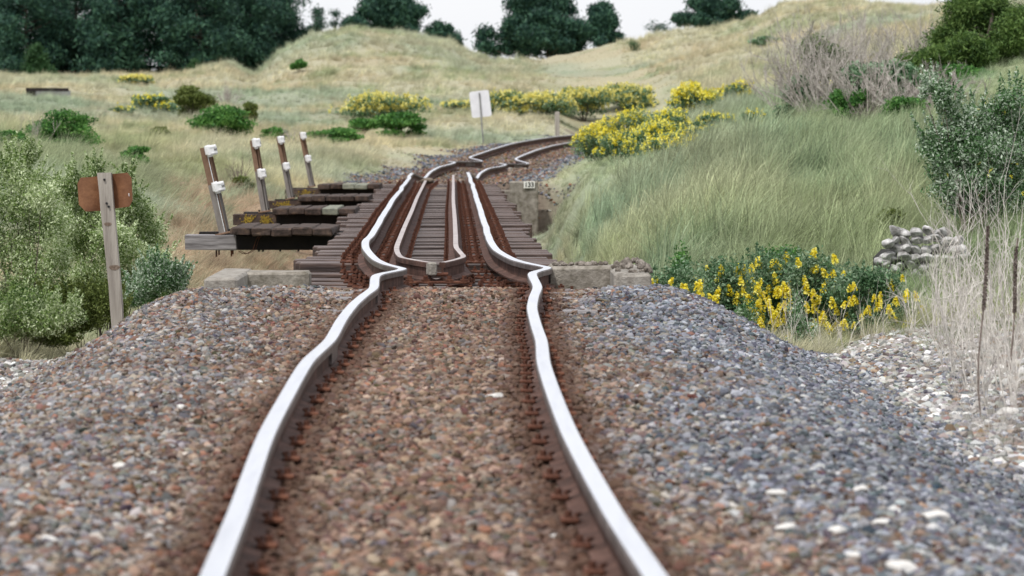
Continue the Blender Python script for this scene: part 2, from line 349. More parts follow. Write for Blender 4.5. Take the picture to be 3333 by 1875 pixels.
def grass_color(x, y, rng=None):
    xd = x/np.maximum(y, 3)*8553+1288; n1 = fbm(x/5.0, y/9.0, 41, 4); n2 = fbm(x/2.2+7, y/4.0, 57, 3); n3 = fbm(x/8.0, y/14.0, 77, 3)
    straw = np.array([.50, .44, .28]); pale = np.array([.50, .475, .325]); green = np.array([.20, .27, .11]); blue = np.array([.235, .33, .24]); deep = np.array([.085, .16, .05]); pink = np.array([.46, .33, .21])
    def mixc(a, b, f): f = np.asarray(f)[..., None]; return a*(1-f)+b*f
    col = np.ones(x.shape+(3,))*pale
    col = mixc(col, straw, sm(.4, .62, n1)); col = mixc(col, green, sm(.5, .72, n2)*.75)
    col = mixc(col, blue, sm(.46, .62, n3)*(.75-.25*sm(100, 200, y)))
    col = mixc(col, pink, sm(.56, .68, fbm(x/3.5, y/6., 93, 3))*.28)
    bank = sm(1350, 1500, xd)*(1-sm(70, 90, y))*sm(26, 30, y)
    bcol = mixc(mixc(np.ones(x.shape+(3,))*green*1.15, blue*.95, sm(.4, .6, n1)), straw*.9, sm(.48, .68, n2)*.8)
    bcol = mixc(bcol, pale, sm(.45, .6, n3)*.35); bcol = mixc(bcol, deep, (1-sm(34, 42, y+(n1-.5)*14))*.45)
    right = sm(1800, 2100, xd)*(1-sm(75, 95, y))
    bcol = mixc(bcol, np.array([.15, .23, .08]), right*.55)
    brn = np.array([.27, .22, .12]); bcol = mixc(bcol, brn, sm(.52, .68, fbm(x/1.4, y/2.5, 131, 3))*.4); bcol = mixc(bcol, np.array([.56, .5, .33]), sm(.5, .66, fbm(x/.9, y/1.8, 151, 3))*.4); bcol = bcol*np.array([.88, 1.04, .92])
    col = mixc(col, bcol, bank); col = mixc(col, np.array([.54, .53, .40]), .26+0*bank)*1.16
    lg = (1-sm(500, 900, xd))*sm(40, 55, y)*(1-sm(75, 100, y)); col = mixc(col, green*1.25, lg*.45*sm(.35, .6, n1))
    return col
ball, grav, dry = zones(XX, YY)
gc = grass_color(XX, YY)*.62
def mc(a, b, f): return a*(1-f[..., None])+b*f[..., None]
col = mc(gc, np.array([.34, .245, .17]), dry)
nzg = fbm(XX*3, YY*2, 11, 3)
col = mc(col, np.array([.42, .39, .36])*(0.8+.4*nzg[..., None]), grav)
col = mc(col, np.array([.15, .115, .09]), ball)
V = np.stack([XX, YY, ZZ], -1).reshape(-1, 3)
ii = np.arange(nr*nc).reshape(nr, nc)
F = np.stack([ii[:-1, :-1], ii[:-1, 1:], ii[1:, 1:], ii[1:, :-1]], -1).reshape(-1, 4)
gm, t_, b_ = nodes('ground_soil'); N_ = t_.nodes.new; L_ = t_.links.new
b_.inputs['Roughness'].default_value = .95; b_.inputs['Specular IOR Level'].default_value = .1
a_ = N_('ShaderNodeAttribute'); a_.attribute_name = 'col'; n_ = N_('ShaderNodeTexNoise'); n_.inputs['Scale'].default_value = 9; n_.inputs['Detail'].default_value = 8; n_.inputs['Roughness'].default_value = .75
tc_ = N_('ShaderNodeTexCoord'); L_(tc_.outputs['Object'], n_.inputs[0]); mm_ = N_('ShaderNodeMath'); mm_.operation = 'MULTIPLY_ADD'; mm_.inputs[1].default_value = 1.6; mm_.inputs[2].default_value = .2; L_(n_.outputs[0], mm_.inputs[0])
mv_ = N_('ShaderNodeVectorMath'); mv_.operation = 'SCALE'; L_(a_.outputs['Color'], mv_.inputs[0]); L_(mm_.outputs[0], mv_.inputs['Scale']); L_(mv_.outputs[0], b_.inputs['Base Color'])
bp_ = N_('ShaderNodeBump'); bp_.inputs['Strength'].default_value = .8; bp_.inputs['Distance'].default_value = .03; L_(n_.outputs[0], bp_.inputs['Height']); L_(bp_.outputs[0], b_.inputs['Normal'])
g = mesh_obj('ground', V, F, gm, smooth=True, attr={'col': col.reshape(-1, 3).astype(np.float32)}); tag(g, kind='structure')

# ------------------------------------------------------------------ instancer for stuff
def instancer(name, pts, rot, scl, colr, idx, sources, label, cat):
    col_ = bpy.data.collections.new(name+'_sources'); col_.use_fake_user = True
    for k, o in enumerate(sources):
        for c_ in list(o.users_collection): c_.objects.unlink(o)
        o.name = name+'_piece_%02d' % k; col_.objects.link(o)
    me = bpy.data.meshes.new(name); me.vertices.add(len(pts)); me.vertices.foreach_set('co', pts.astype(np.float32).ravel())
    a = me.attributes.new('rot', 'FLOAT_VECTOR', 'POINT'); a.data.foreach_set('vector', rot.astype(np.float32).ravel())
    a = me.attributes.new('scl', 'FLOAT_VECTOR', 'POINT'); a.data.foreach_set('vector', scl.astype(np.float32).ravel())
    a = me.attributes.new('idx', 'INT', 'POINT'); a.data.foreach_set('value', idx.astype(np.int32))
    c4 = np.ones((len(pts), 4), np.float32); c4[:, :3] = colr
    a = me.attributes.new('col', 'FLOAT_COLOR', 'POINT'); a.data.foreach_set('color', c4.ravel())
    me.update()
    o = bpy.data.objects.new(name, me); C.objects.link(o)
    ng = bpy.data.node_groups.new(name+'_scatter', 'GeometryNodeTree')
    ng.interface.new_socket('Geometry', in_out='INPUT', socket_type='NodeSocketGeometry'); ng.interface.new_socket('Geometry', in_out='OUTPUT', socket_type='NodeSocketGeometry')
    N = ng.nodes.new; gi = N('NodeGroupInput'); go = N('NodeGroupOutput'); iop = N('GeometryNodeInstanceOnPoints'); ci = N('GeometryNodeCollectionInfo')
    ci.inputs['Collection'].default_value = col_; ci.inputs['Separate Children'].default_value = True; ci.inputs['Reset Children'].default_value = True
    def na(nm, ty): n = N('GeometryNodeInputNamedAttribute'); n.data_type = ty; n.inputs[0].default_value = nm; return [s for s in n.outputs if s.enabled and s.name == 'Attribute'][0]
    Lk = ng.links.new
    Lk(gi.outputs[0], iop.inputs['Points']); Lk(ci.outputs[0], iop.inputs['Instance']); iop.inputs['Pick Instance'].default_value = True
    Lk(na('idx', 'INT'), iop.inputs['Instance Index']); Lk(na('rot', 'FLOAT_VECTOR'), iop.inputs['Rotation']); Lk(na('scl', 'FLOAT_VECTOR'), iop.inputs['Scale'])
    Lk(iop.outputs[0], go.inputs[0])
    md = o.modifiers.new('scatter', 'NODES'); md.node_group = ng
    return tag(o, label, cat, kind='stuff')

# stones --------------------------------------------------------------
def stone_mesh(seed, mat_, flat=.7, sub=1, name='stone'):
    rng = np.random.default_rng(seed)
    import bmesh
    bm = bmesh.new(); bmesh.ops.create_icosphere(bm, subdivisions=sub, radius=1)
    dirs = rng.normal(size=(7, 3)); dirs /= np.linalg.norm(dirs, axis=1)[:, None]; dd = rng.uniform(.55, .85, 7)
    for v in bm.verts:
        p = np.array(v.co)
        for d, k in zip(dirs, dd):
            e = p@d
            if e > k: p = p-d*(e-k)
        p = p*np.array([1, rng.uniform(.95, 1.05), flat]); v.co = p
    me = bpy.data.meshes.new(name); bm.to_mesh(me); bm.free(); me.materials.append(mat_)
    o = bpy.data.objects.new(name, me); C.objects.link(o); return o
def pick_color(rng, n, pal, wts):
    pal = np.array(pal); k = rng.choice(len(pal), n, p=np.array(wts)/sum(wts)); c = pal[k]*rng.uniform(.5, 1.38, (n, 1)); return np.clip(c+rng.normal(0, .012, (n, 3)), .01, .95)
BR = [(.20, .125, .085), (.27, .19, .135), (.13, .085, .06), (.22, .2, .19), (.33, .27, .21), (.27, .115, .055), (.16, .17, .2)]
GR = [(.14, .155, .19), (.22, .235, .27), (.32, .335, .36), (.085, .095, .12), (.27, .24, .2), (.30, .15, .08), (.45, .43, .39)]
WH = [(.42, .41, .39), (.34, .32, .29), (.24, .21, .18), (.62, .61, .59), (.3, .21, .15)]
rng = np.random.default_rng(5)
def scat_stones():
    P_, R_, S_, C_ = [], [], [], []
    n = 210000
    y = 5.2*(26.2/5.2)**rng.random(n); y = np.where(rng.random(n) < .6, rng.uniform(5.2, 24.3, n), y); y = np.minimum(y, 24.35)
    c = cx(y); t = rng.uniform(-3.35, 3.35, n); x = c+t
    keep = np.abs(x) < .17*y+.8; x, y, t = x[keep], y[keep], t[keep]
    n = len(x); at = np.abs(t)
    r = .009+.019*rng.random(n)**2.3
    z = H(x, y)+r*.25+np.where(at < .42, .012, 0)
    # keep rail foot clear
    dr = np.minimum(np.abs(x-np.interp(y, LP[:, 1], LP[:, 0])), np.abs(x-np.interp(y, RP[:, 1], RP[:, 0])))
    z = np.where(dr < .066, z-.04, z)
    cb = pick_color(rng, n, BR, [5, 4, 3, 3, 2, 1.6, 1]); cg = pick_color(rng, n, GR, [4, 4, 2.4, 2, 1.6, .8, .5]); cm = pick_color(rng, n, BR+GR, [2, 2, 1, 2, 2, 1.6, 1, 2, 3, 3, 1, 1.5, 1, .6])
    nz = fbm(x*1.3, y*.5, 61, 3)
    fr = sm(.55, 1.55, t+(nz-.5)*1.6+(rng.random(n)-.5)*.9); fl = sm(.6, 1.3, -t+(nz-.5)*1.+(rng.random(n)-.5)*.5)
    c_ = np.where((rng.random(n) < fr)[:, None], cg, np.where((rng.random(n) < fl)[:, None], cm*1.0, cb))
    wv = (1-sm(.6, 1.25, at+(nz-.5)*.6))[:, None]; c_ = c_*(wv*np.array([1.04, .84, .68])+(1-wv)*np.where((t < 0)[:, None], np.array([.96, .89, .83]), np.array([.84, .88, .95]))); gy = c_.mean(1, keepdims=True); c_ = (c_*.6+gy*np.array([1.03, .99, .95])*.4)*(.7+.56*fbm(x*2.2, y*1.1, 71, 3)[:, None]); rust = (1-sm(.1, .27, dr))*.85; c_ = c_*(1-rust[:, None])+np.array([.085, .045, .03])*rust[:, None]
    P_.append(np.stack([x, y, z], 1)); S_.append(r); C_.append(c_)
    # white gravel benches either side and behind right
    n = 70000; y = rng.uniform(12, 28, n); side = rng.random(n) < .3; c = cx(y)
    x = np.where(side, c-2.35-rng.random(n)*2.6, c+2.4+rng.random(n)*4.0)
    _, gv, _ = zones(x, y); keep = (rng.random(n) < gv) & (np.abs(x) < .17*y+.8); x, y = x[keep], y[keep]; n = len(x)
    r = .012+.03*rng.random(n)**2.5; P_.append(np.stack([x, y, H(x, y)+r*.2], 1)); S_.append(r); C_.append(pick_color(rng, n, WH, [4, 3, 2, 2.5, 1])*.9)
    # far ballast beyond the bridge
    n = 26000; y = rng.uniform(Y1B-.5, 108, n); t = rng.uniform(-2.6, 2.6, n); x = cx(y)+t
    b_, _, _ = zones(x, y); keep = rng.random(n) < b_; x, y, t = x[keep], y[keep], t[keep]; n = len(x)
    r = .025+.03*rng.random(n)**2; z = H(x, y)+r*.2
    r = r*.8; c_ = np.where((np.abs(t) < 1.3)[:, None], pick_color(rng, n, BR, [5, 4, 3, 3, 2, 1.6, 1])*.85, pick_color(rng, n, GR, [4, 5, 2, 3, 3, 2, .5])*.8)
    P_.append(np.stack([x, y, z], 1)); S_.append(r); C_.append(c_)
    pts = np.vstack(P_); s = np.concatenate(S_); cc = np.vstack(C_); n = len(pts)
    rot = rng.uniform(0, 6.28, (n, 3)); rot[:, :2] = rng.normal(0, .5, (n, 2))
    scl = s[:, None]*np.stack([rng.uniform(.85, 1.35, n), rng.uniform(.85, 1.35, n), rng.uniform(.6, 1.05, n)], 1)
    src = [stone_mesh(100+k, M['stone'], .75) for k in range(10)]
    print('stones', n)
    instancer('ballast', pts, rot, scl, cc, rng.integers(0, 10, n), src, 'loose grey and rust brown crushed stone covering the embankment around the rails', 'ballast')
scat_stones()

# grass ---------------------------------------------------------------
def tuft(seed, nb, h, spread, lean, width, matl, curl=.6):
    rng = np.random.default_rng(seed); V = []; F = []; A = []
    for b in range(nb):
        a = rng.uniform(0, 6.28); r0 = spread*math.sqrt(rng.random())*.6; base = np.array([r0*math.cos(a), r0*math.sin(a), -.04])
        hh = h*rng.uniform(.55, 1.15); d = np.array([math.cos(a)*.35+lean*rng.uniform(.4, 1.3), math.sin(a)*.35, 1.0]); d /= np.linalg.norm(d)
        side = np.array([rng.normal(), rng.normal()*.4, 0]); side /= np.linalg.norm(side); v = rng.random(); p = base.copy(); k0 = len(V); ns = 4
        for k in range(ns+1):
            wd = width*(1-.8*k/ns)*.5; V += [p-side*wd, p+side*wd]; A += [v, v]
            d = d+np.array([lean*.5+math.cos(a)*.15, math.sin(a)*.15, -curl*.5])*(k+.3)/ns*.8; d /= np.linalg.norm(d); p = p+d*hh/ns
        F += [(k0+2*k, k0+2*k+1, k0+2*k+3, k0+2*k+2) for k in range(ns)]
    return mesh_obj('tuft', V, F, matl, attr={'v': np.array(A)})
def scat_grass():
    rng = np.random.default_rng(8)
    X, Y, Hs, Cc, I = [], [], [], [], []
    # (n, ylo, yhi)
    for n, lo, hi, sc in [(9000, 24, 34, .6), (17000, 32, 50, .95), (17000, 50, 80, .95), (18000, 80, 130, .72), (24000, 130, 215, .62)]:
        y = np.sqrt(rng.uniform(lo*lo, hi*hi, n)); x = rng.uniform(-1, 1, n)*(.172*y+1.0)
        b, g_, d_ = zones(x, y); t = np.abs(x-cx(y))
        keep = (rng.random(n) > b*1.6) & (rng.random(n) > g_*1.5) & ~((t < 1.6) & (y > Y0B-.5) & (y < Y1B+.5)) & ~((t < 1.3) & (y > 24) & (y < 110)) & ~((x > cx(y)) & (x/y*8553+1288 < 1345) & (y > 40) & (y < Y1B+2.5))
        x, y, d_ = x[keep], y[keep], d_[keep]; n = len(x)
        c = grass_color(x, y); dr = np.array([.52, .405, .29])*np.ones((n, 3)); dr = np.where((rng.random(n) < .35)[:, None], np.array([.52, .44, .3]), dr); f = (rng.random(n) < d_*.92)[:, None]
        c = np.where(f, dr, c); c = c*rng.uniform(.62, 1.36, (n, 1))*(.8+.4*fbm(x*.9, y*.5, 171, 2)[:, None])
        xd = x/y*8553+1288
        s = sc*rng.uniform(.5, 1.25, n)*(.55+.8*fbm(x/.9, y/1.4, 191, 2))*np.where(f[:, 0], .62, 1)*np.where((xd < 900) & (y < 75), .75, 1)
        s = s*(1-.55*((xd > 950) & (xd < 1500) & (y > 64) & (y < 90))); s = s*(1-.62*sm(1950, 2150, xd)*sm(43, 51, y)*(1-sm(92, 100, y))); s = s*np.where((xd < 1700) & (y > 60) & (y < 140), .66, 1); s = s*np.where((xd > 1430) & (xd < 1980) & (y > 49) & (y < 76), .36, 1)
        s = np.where((y < 34), s*.75, s); s = s*(.25+.75*sm(1.5, 3.0, np.abs(x-cx(y))))
        X.append(x); Y.append(y); Hs.append(s); Cc.append(c)
    x = np.concatenate(X); y = np.concatenate(Y); s = np.concatenate(Hs); c = np.vstack(Cc); n = len(x)
    rot = np.zeros((n, 3)); rot[:, 2] = rng.normal(0, .9, n); rot[:, 0] = rng.normal(0, .14, n)
    src = [tuft(40+k, 50, .64 if k < 3 else .72, .30, .5 if k < 3 else .75, .012, M['grass'], .6 if k < 3 else 1.5) for k in range(7)]
    print('tufts', n)
    instancer('marram_grass', np.stack([x, y, H(x, y)], 1), rot, np.stack([s, s, s*rng.uniform(.8, 1.15, n)], 1), c, rng.integers(0, 7, n), src,
              'long pale straw and blue green grass bending in the wind over banks and dunes', 'grass')
scat_grass()

# ------------------------------------------------------------------ rails
def sweep(path, prof, closed=True):
    path = np.array(path); n = len(path); k = len(prof); V = []
    for i in range(n):
        d = path[min(i+1, n-1)]-path[max(i-1, 0)]; d[2] = 0; d /= np.linalg.norm(d); nrm = np.array([d[1], -d[0], 0])
        for a, b in prof: V.append(path[i]+nrm*a+np.array([0, 0, b]))
    F = []; rng_ = k if closed else k-1
    mid = []
    for i in range(n-1):
        for j in range(rng_): F.append((i*k+j, i*k+(j+1) % k, (i+1)*k+(j+1) % k, (i+1)*k+j)); mid.append(j)
    F += [tuple(range(k))[::-1], tuple(range((n-1)*k, n*k))]; mid += [99, 99]
    return V, F, mid
HEAD = [(-.034, -.042), (-.035, -.010), (-.030, -.002), (-.018, 0), (.018, 0), (.030, -.002), (.035, -.010), (.034, -.042)]
WEB = [(-.0085, -.043), (.0085, -.043), (.0085, -.118), (.030, -.126), (.062, -.134), (.062, -.145), (-.062, -.145), (-.062, -.134), (-.030, -.126), (-.0085, -.118)]
def rail(name, label, cat, path, top, side, group=None):
    o = path[0]; t = thing(name, label, cat, (0, 0, 0), group)
    hs = .7 if name == 'guard_rail' else 1.0
    V, F, md = sweep(path, [(a*hs, b) for a, b in HEAD]); mesh_obj('rail_head', V, F, [side, top], t, mids=[1 if 2 <= m <= 4 else 0 for m in md])
    V, F, md = sweep(path, WEB); mesh_obj('rail_web', V, F, M['web'], t)
    return t
def wob(path, s):
    rng = np.random.default_rng(s); p = path.copy(); f = (p[:, 1] > 30) & (p[:, 1] < 64)
    p[:, 0] += f*np.interp(p[:, 1], np.arange(20, 120, 1.3), rng.normal(0, .006, len(np.arange(20, 120, 1.3)))); return p
rl = rail('running_rail', 'left running rail with bright worn steel top, kinked sharply at the near bridge end', 'rail', wob(LP, 1), M['polish'], M['head_side'], 'running rails')
rr = rail('running_rail', 'right running rail with bright worn steel top, nearer the numbered abutment', 'rail', wob(RP, 2), M['polish'], M['head_side'], 'running rails')
def Dz(ysrc):                     # distance on the bridge where the rail top shows at this photo row
    yy = np.linspace(25.2, 65, 900); rows_ = 396-(cz(yy)-CZ)*FPX/yy
    return float(np.interp(-ysrc, -rows_, yy))
gl = []; gr = []
for zx, zy in [(1228, 1112), (1110, 1093), (1000, 1070), (965, 1030), (960, 990), (985, 920), (1030, 810), (1080, 700), (1120, 600), (1160, 520), (1190, 460)]:
    x, y = ZA(zx, zy); gl.append(P(x, y, Dz(y)))
for zx, zy in [(1325, 1112), (1410, 1093), (1490, 1066), (1470, 1035), (1435, 990), (1430, 900), (1422, 750), (1412, 620), (1412, 500), (1411, 415)]:
    x, y = ZA(zx, zy); gr.append(P(x, y, Dz(y)))
GL = catmull(gl, 6); GR_ = catmull(gr, 6)
rail('guard_rail', 'left inner guard rail, dull grey pink top, bent inward at its near end', 'rail', GL, M['guard_top'], M['web'], 'guard rails')
rail('guard_rail', 'right inner guard rail with dull grey pink top, turned in to meet its twin', 'rail', GR_, M['guard_top'], M['web'], 'guard rails')
# nose casting joining both guard rails
n0 = (GL[0]+GR_[0])/2
t = thing('guard_nose', 'pale worn casting joining the two guard rails at their near point', 'rail joint', n0)
m = MB(); m.box((-.035, -.02, -.05), (.06, .12, .10), 0, .01, rot=rotz(.25)); m.build('casting', M['concrete_pale'], t)
m = MB(); m.tube([(-.01, -.05, -.09), (.09, -.05, -.09)], .014, 8); m.build('bolt', M['rust'], t)
m = MB(); m.box((0, -.03, -.15), (.5, .1, .02), 0, .004); m.build('base_plate', M['rust'], t)
for sx in (-.2, -.08, .1, .21):
    m = MB(); m.tube([(sx, -.05, -.14), (sx, -.05, -.10)], .02, 6); m.box((sx, -.05, -.132), (.06, .06, .01)); m.build('bolt', M['rust'], t)
# clips that hold the near rails, one each side at every buried sleeper
def clip_mb():
    m = MB(); m.box((0, 0, .0), (.06, .09, .016), 0, .004); m.tube([(.004, 0, .004), (.004, 0, .028)], .013, 6); m.tube([(-.02, -.025, .01), (-.034, -.005, .018), (-.018, .025, .018)], .006, 5); return m
cl0 = None
for root, path in ((rl, LP), (rr, RP)):
    for y in np.arange(6.3, 24.3, .6):
        x = np.interp(y, path[:, 1], path[:, 0]); z = np.interp(y, path[:, 1], path[:, 2])-.128
        for s in (-1, 1):
            if cl0 is None: cl0 = clip_mb().build('rail_clip', M['rust'], root); o = cl0
            else: o = cl0.copy(); C.objects.link(o); o.parent = root
            o.location = (x+s*.078, y, z+.004); o.rotation_euler = (0, 0, 0 if s > 0 else math.pi)
# fishplates
for root, path, y in ((rl, LP, 17.2), (rr, RP, 17.2), (rl, LP, 22.6), (rr, RP, 20.6), (rl, LP, 79.0), (rr, RP, 79.0)):
    seg = np.array([[np.interp(v, path[:, 1], path[:, k]) if k != 1 else v for k in range(3)] for v in np.linspace(y-.3, y+.3, 7)])
    V, F, _ = sweep(seg, [(-.024, -.052), (.024, -.052), (.024, -.112), (-.024, -.112)]); mesh_obj('fishplate', V, F, M['head_side'], root)

# rust-coated timber strips on the bridge between rails (walk battens carrying the spikes)
rngS = np.random.default_rng(21)
# ------------------------------------------------------------------ bridge sleepers
def bolt_mb(h, r):
    m = MB(); m.tube([(0, 0, 0), (0, 0, h)], r*.45, 6)
    for k in range(max(1, int(h/.028))): m.tube([(0, 0, .006+k*.028), (0, 0, .022+k*.028)], r, 6)
    return m
def make_sleeper():
    root = thing('bridge_sleeper', 'weathered brown timber sleeper laid across the bridge under the rails', 'sleeper', group='timber sleepers across the bridge deck')
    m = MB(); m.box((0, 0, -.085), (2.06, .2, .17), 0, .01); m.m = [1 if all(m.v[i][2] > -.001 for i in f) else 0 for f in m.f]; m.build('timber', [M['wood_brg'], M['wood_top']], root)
    for tx in (-.5335, .5335, -.27, .27):
        m = MB(); m.box((0, 0, .008), (.42 if abs(tx) > .4 else .2, .17, .016), 0, .003); bp = m.build('base_plate', M['rust'], root); bp.location = (tx, 0, 0)
        offs = (-.105, .105) if abs(tx) > .4 else (-.085, .085)
        for k, bx in enumerate(offs):
            outer = (bx*tx > 0) and abs(tx) > .4
            b = bolt_mb(.09 if outer else .06, .026 if outer else .021).build('bolt', M['rust'], bp); b.location = (bx, (-.03 if k else .03), .016)
        if abs(tx) > .4:
            b = bolt_mb(.075, .026).build('bolt', M['rust'], bp); b.location = (math.copysign(.185, tx), .03, 0.01)
            b = bolt_mb(.045, .022).build('bolt', M['rust'], bp); b.location = (math.copysign(.165, -tx), .0, 0.01)
    return root
def kids(o): return [c for c in bpy.data.objects if c.parent == o]
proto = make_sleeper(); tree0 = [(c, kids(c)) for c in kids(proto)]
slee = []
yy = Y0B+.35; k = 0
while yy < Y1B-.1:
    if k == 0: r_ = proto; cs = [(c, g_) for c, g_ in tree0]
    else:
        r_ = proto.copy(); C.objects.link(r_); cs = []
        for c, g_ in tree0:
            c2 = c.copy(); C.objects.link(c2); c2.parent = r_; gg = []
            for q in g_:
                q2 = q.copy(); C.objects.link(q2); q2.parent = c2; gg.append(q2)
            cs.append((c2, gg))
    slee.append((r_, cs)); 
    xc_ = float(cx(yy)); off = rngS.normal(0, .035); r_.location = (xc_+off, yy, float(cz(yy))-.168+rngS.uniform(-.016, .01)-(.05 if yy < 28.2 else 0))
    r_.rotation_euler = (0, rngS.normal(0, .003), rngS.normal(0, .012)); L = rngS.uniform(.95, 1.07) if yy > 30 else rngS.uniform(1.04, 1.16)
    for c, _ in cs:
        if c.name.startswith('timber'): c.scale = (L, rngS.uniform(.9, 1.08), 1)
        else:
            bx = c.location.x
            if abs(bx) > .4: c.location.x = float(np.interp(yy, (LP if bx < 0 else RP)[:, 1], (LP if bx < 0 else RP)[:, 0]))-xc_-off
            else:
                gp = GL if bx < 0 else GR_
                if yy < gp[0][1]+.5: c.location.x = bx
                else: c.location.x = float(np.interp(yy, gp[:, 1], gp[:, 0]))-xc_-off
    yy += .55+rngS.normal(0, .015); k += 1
print('sleepers', k)
# a few half-buried sleepers on the approach, and those seen beyond the bridge
for i, y in enumerate((22.0, 23.0, 23.6, 24.2)):
    m = MB(); rg = np.random.default_rng(i); m.box((0, 0, -.085), (2.2, .22, .17), 0, .014, jit=.003, rng=rg)
    o = m.build('sleeper', M['wood_end']); o.location = (float(cx(y))-.05*i+.02, y, float(cz(y))-.142+.004*(i > 1)); o.rotation_euler = (0, 0, rg.normal(0, .01))
    tag(o, ['grey split timber sleeper buried in ballast, farthest out of the approach sleepers', 'grey timber sleeper mostly under stones just before the rail kink', 'grey cracked timber sleeper at the rail kink with stones on it', 'last grey timber sleeper before the bridge deck begins'][i], 'sleeper', 'timber sleepers in the near ballast')
# girders
for s, lb in ((-.55, 'dark steel girder under the left rail carrying the bridge sleepers'), (.55, 'dark steel girder under the right rail carrying the bridge sleepers')):
    sel = (CP[:, 1] > 25.2) & (CP[:, 1] < 62.4); pth = CP[sel].copy(); pth[:, 0] += s; pth[:, 2] -= .34
    V, F, _ = sweep(pth, [(-.15, 0), (.15, 0), (.15, -.03), (.02, -.03), (.02, -.6), (.15, -.6), (.15, -.63), (-.15, -.63), (-.15, -.6), (-.02, -.6), (-.02, -.03), (-.15, -.03)])
    tag(mesh_obj('bridge_girder', V, F, M['girder']), lb, 'girder', 'bridge girders')

# ------------------------------------------------------------------ side refuges with wire posts
FR = [  # D, beam left zoom x, beam top/bot zoom y, planks left/right/top/bottom zoom, post top, post base, boxes
 (35.7, 175, 1172, 1330, 675, 1740, 1103, 1185, (366, 258), (572, 1165), .092, [(445, 287, 120, 108), (524, 670, 122, 108)]),
 (43.5, 675, 955, 1070, 1100, 1965, 880, 945, (880, 182), (1003, 935), .085, [(922, 212, 78, 98), (978, 530, 80, 96)]),
 (50.0, 1025, 815, 900, 1360, 2105, 755, 810, (1150, 150), (1272, 798), .078, [(1180, 178, 62, 76), (1237, 455, 62, 80)]),
 (58.4, 1215, 692, 775, 1570, 2215, 635, 685, (1385, 112), (1496, 672), .075, [(1412, 134, 56, 72), (1464, 374, 56, 70)])]
ordn = ['nearest', 'second nearest', 'third', 'farthest']
for i, (D, bl, bt, bb, pl, pr, pt_, pb, pT, pB, pw, boxes) in enumerate(FR):
    rg = np.random.default_rng(70+i)
    A = P(*ZF(bl, bt), D); B = P(*ZF(bl, bb), D); xr = float(cx(D))-.95; top = A[2]; hh = A[2]-B[2]
    root = thing('side_refuge', ['side refuge nearest the camera, blackened beam with grey split end under planks', 'second side refuge, brown beam with yellow lichen patches under planks', 'third side refuge, short beam with one yellow patch beside tall thin post', 'farthest side refuge, beam end yellow, two pale grey planks on top'][i], 'walkway', (A[0], D, top), 'side refuges along the left of the bridge')
    wd = xr+.7-A[0]
    m = MB(); xs = (P(*ZF(pl, pt_), D)[0]-A[0])+.04
    m.box(((xs+wd)/2, 0, -hh/2-.001), (wd-xs, .158, hh-.002), 0, .008); m.build('beam', M['tar'], root)  # plank shadow painted into this beam; only the end piece keeps timber colour
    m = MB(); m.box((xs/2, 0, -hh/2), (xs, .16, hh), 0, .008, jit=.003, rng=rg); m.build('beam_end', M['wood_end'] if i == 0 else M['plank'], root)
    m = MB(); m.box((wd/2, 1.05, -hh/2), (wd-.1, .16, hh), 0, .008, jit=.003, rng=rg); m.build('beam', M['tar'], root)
    x0 = P(*ZF(pl, pt_), D)[0]-A[0]; x1 = P(*ZF(pr, pt_), D)[0]-A[0]; npk = 5; ph = (pb-pt_)/3.22*D/FPX; pwid = (x1-x0)/npk
    for k in range(npk):
        m = MB(); m.box((x0+pwid*(k+.5), .36+rg.normal(0, .008), ph/2+.003+rg.normal(0, .003)), (pwid-.008, 1.55, ph), 0, .012, jit=.004, rng=rg)
        pale = (i == 1 and k == 3) or (i == 3 and k in (2, 3)); m.build('plank', M['plank_pale'] if pale else M['plank'], root)
    if i:
        for q in range(2 if i == 1 else 1):
            m = MB(); px0 = (x0-.32+.22*q) if i == 1 else x0-.2; w_ = .06 if i == 1 else .1
            for k in range(110):
                cx_ = px0+w_*rg.normal(0, .62); cz_ = -hh/2+hh*.3*rg.normal(0, .8); r_ = rg.uniform(.004, .012)
                if abs(cz_+hh/2) > hh*.45 or cx_ > x0+.02: continue
                m.add([(cx_+r_*math.cos(a)*rg.uniform(.6, 1.2), -.0835-.0001*k, cz_+r_*math.sin(a)*rg.uniform(.6, 1.2)) for a in np.linspace(0, 5.4, 7)], [tuple(range(7))])
            m.build('lichen', M['yellow_lichen'], root)
        for q in range(5): m = MB(); xx = x0+.1+q*(x1-x0)/5; m.tube([(xx, 0, -hh+.002), (xx, 0, -hh-.025)], .014, 6); m.build('bolt', M['black'], root)
    else:
        for q, xx in enumerate((.505, .548, .75, .775, 1.2, 1.27, 1.55, 1.85)):
            l_ = (.075, .055, .07, .05, .02, .02, .018, .018)[q]; m = MB(); m.tube([(xx*.64, -.0, -hh+.002), (xx*.64, -.0, -hh-l_)], .010 if q < 4 else .012, 6); m.build('bolt', M['rust'] if q < 4 else M['black'], root)
        m = MB(); pts = [(.75+a*.05, -.09, -hh-.01-.03*math.sin(a*.9)+(.004*a*a if a > 4 else 0)) for a in range(8)]; m.tube(np.array(pts)*[.75, 1, 1], .004, 5); m.tube(np.array(pts)*[.78, 1, 1.02]+[0, -.01, .008], .003, 5); m.build('wire', M['rust'], root)
    # post
    b0 = P(*ZF(*pB), D); t0 = P(*ZF(*pT), D); ln = np.linalg.norm(t0-b0); ang = math.atan2(t0[0]-b0[0], t0[2]-b0[2])
    post = thing('wire_post', ['leaning wire post nearest the camera, two white slotted boxes joined by rods', 'second leaning wire post, two white boxes, standing on the lichened brown beam', 'third leaning wire post from the camera, narrow, with two small white boxes', 'farthest and shortest-looking leaning wire post, small white box at its top'][i], 'post', (b0[0], D, b0[2]), 'leaning wire posts beside the bridge')
    post.rotation_euler = (0, ang, 0)
    m = MB(); w2 = pw/2
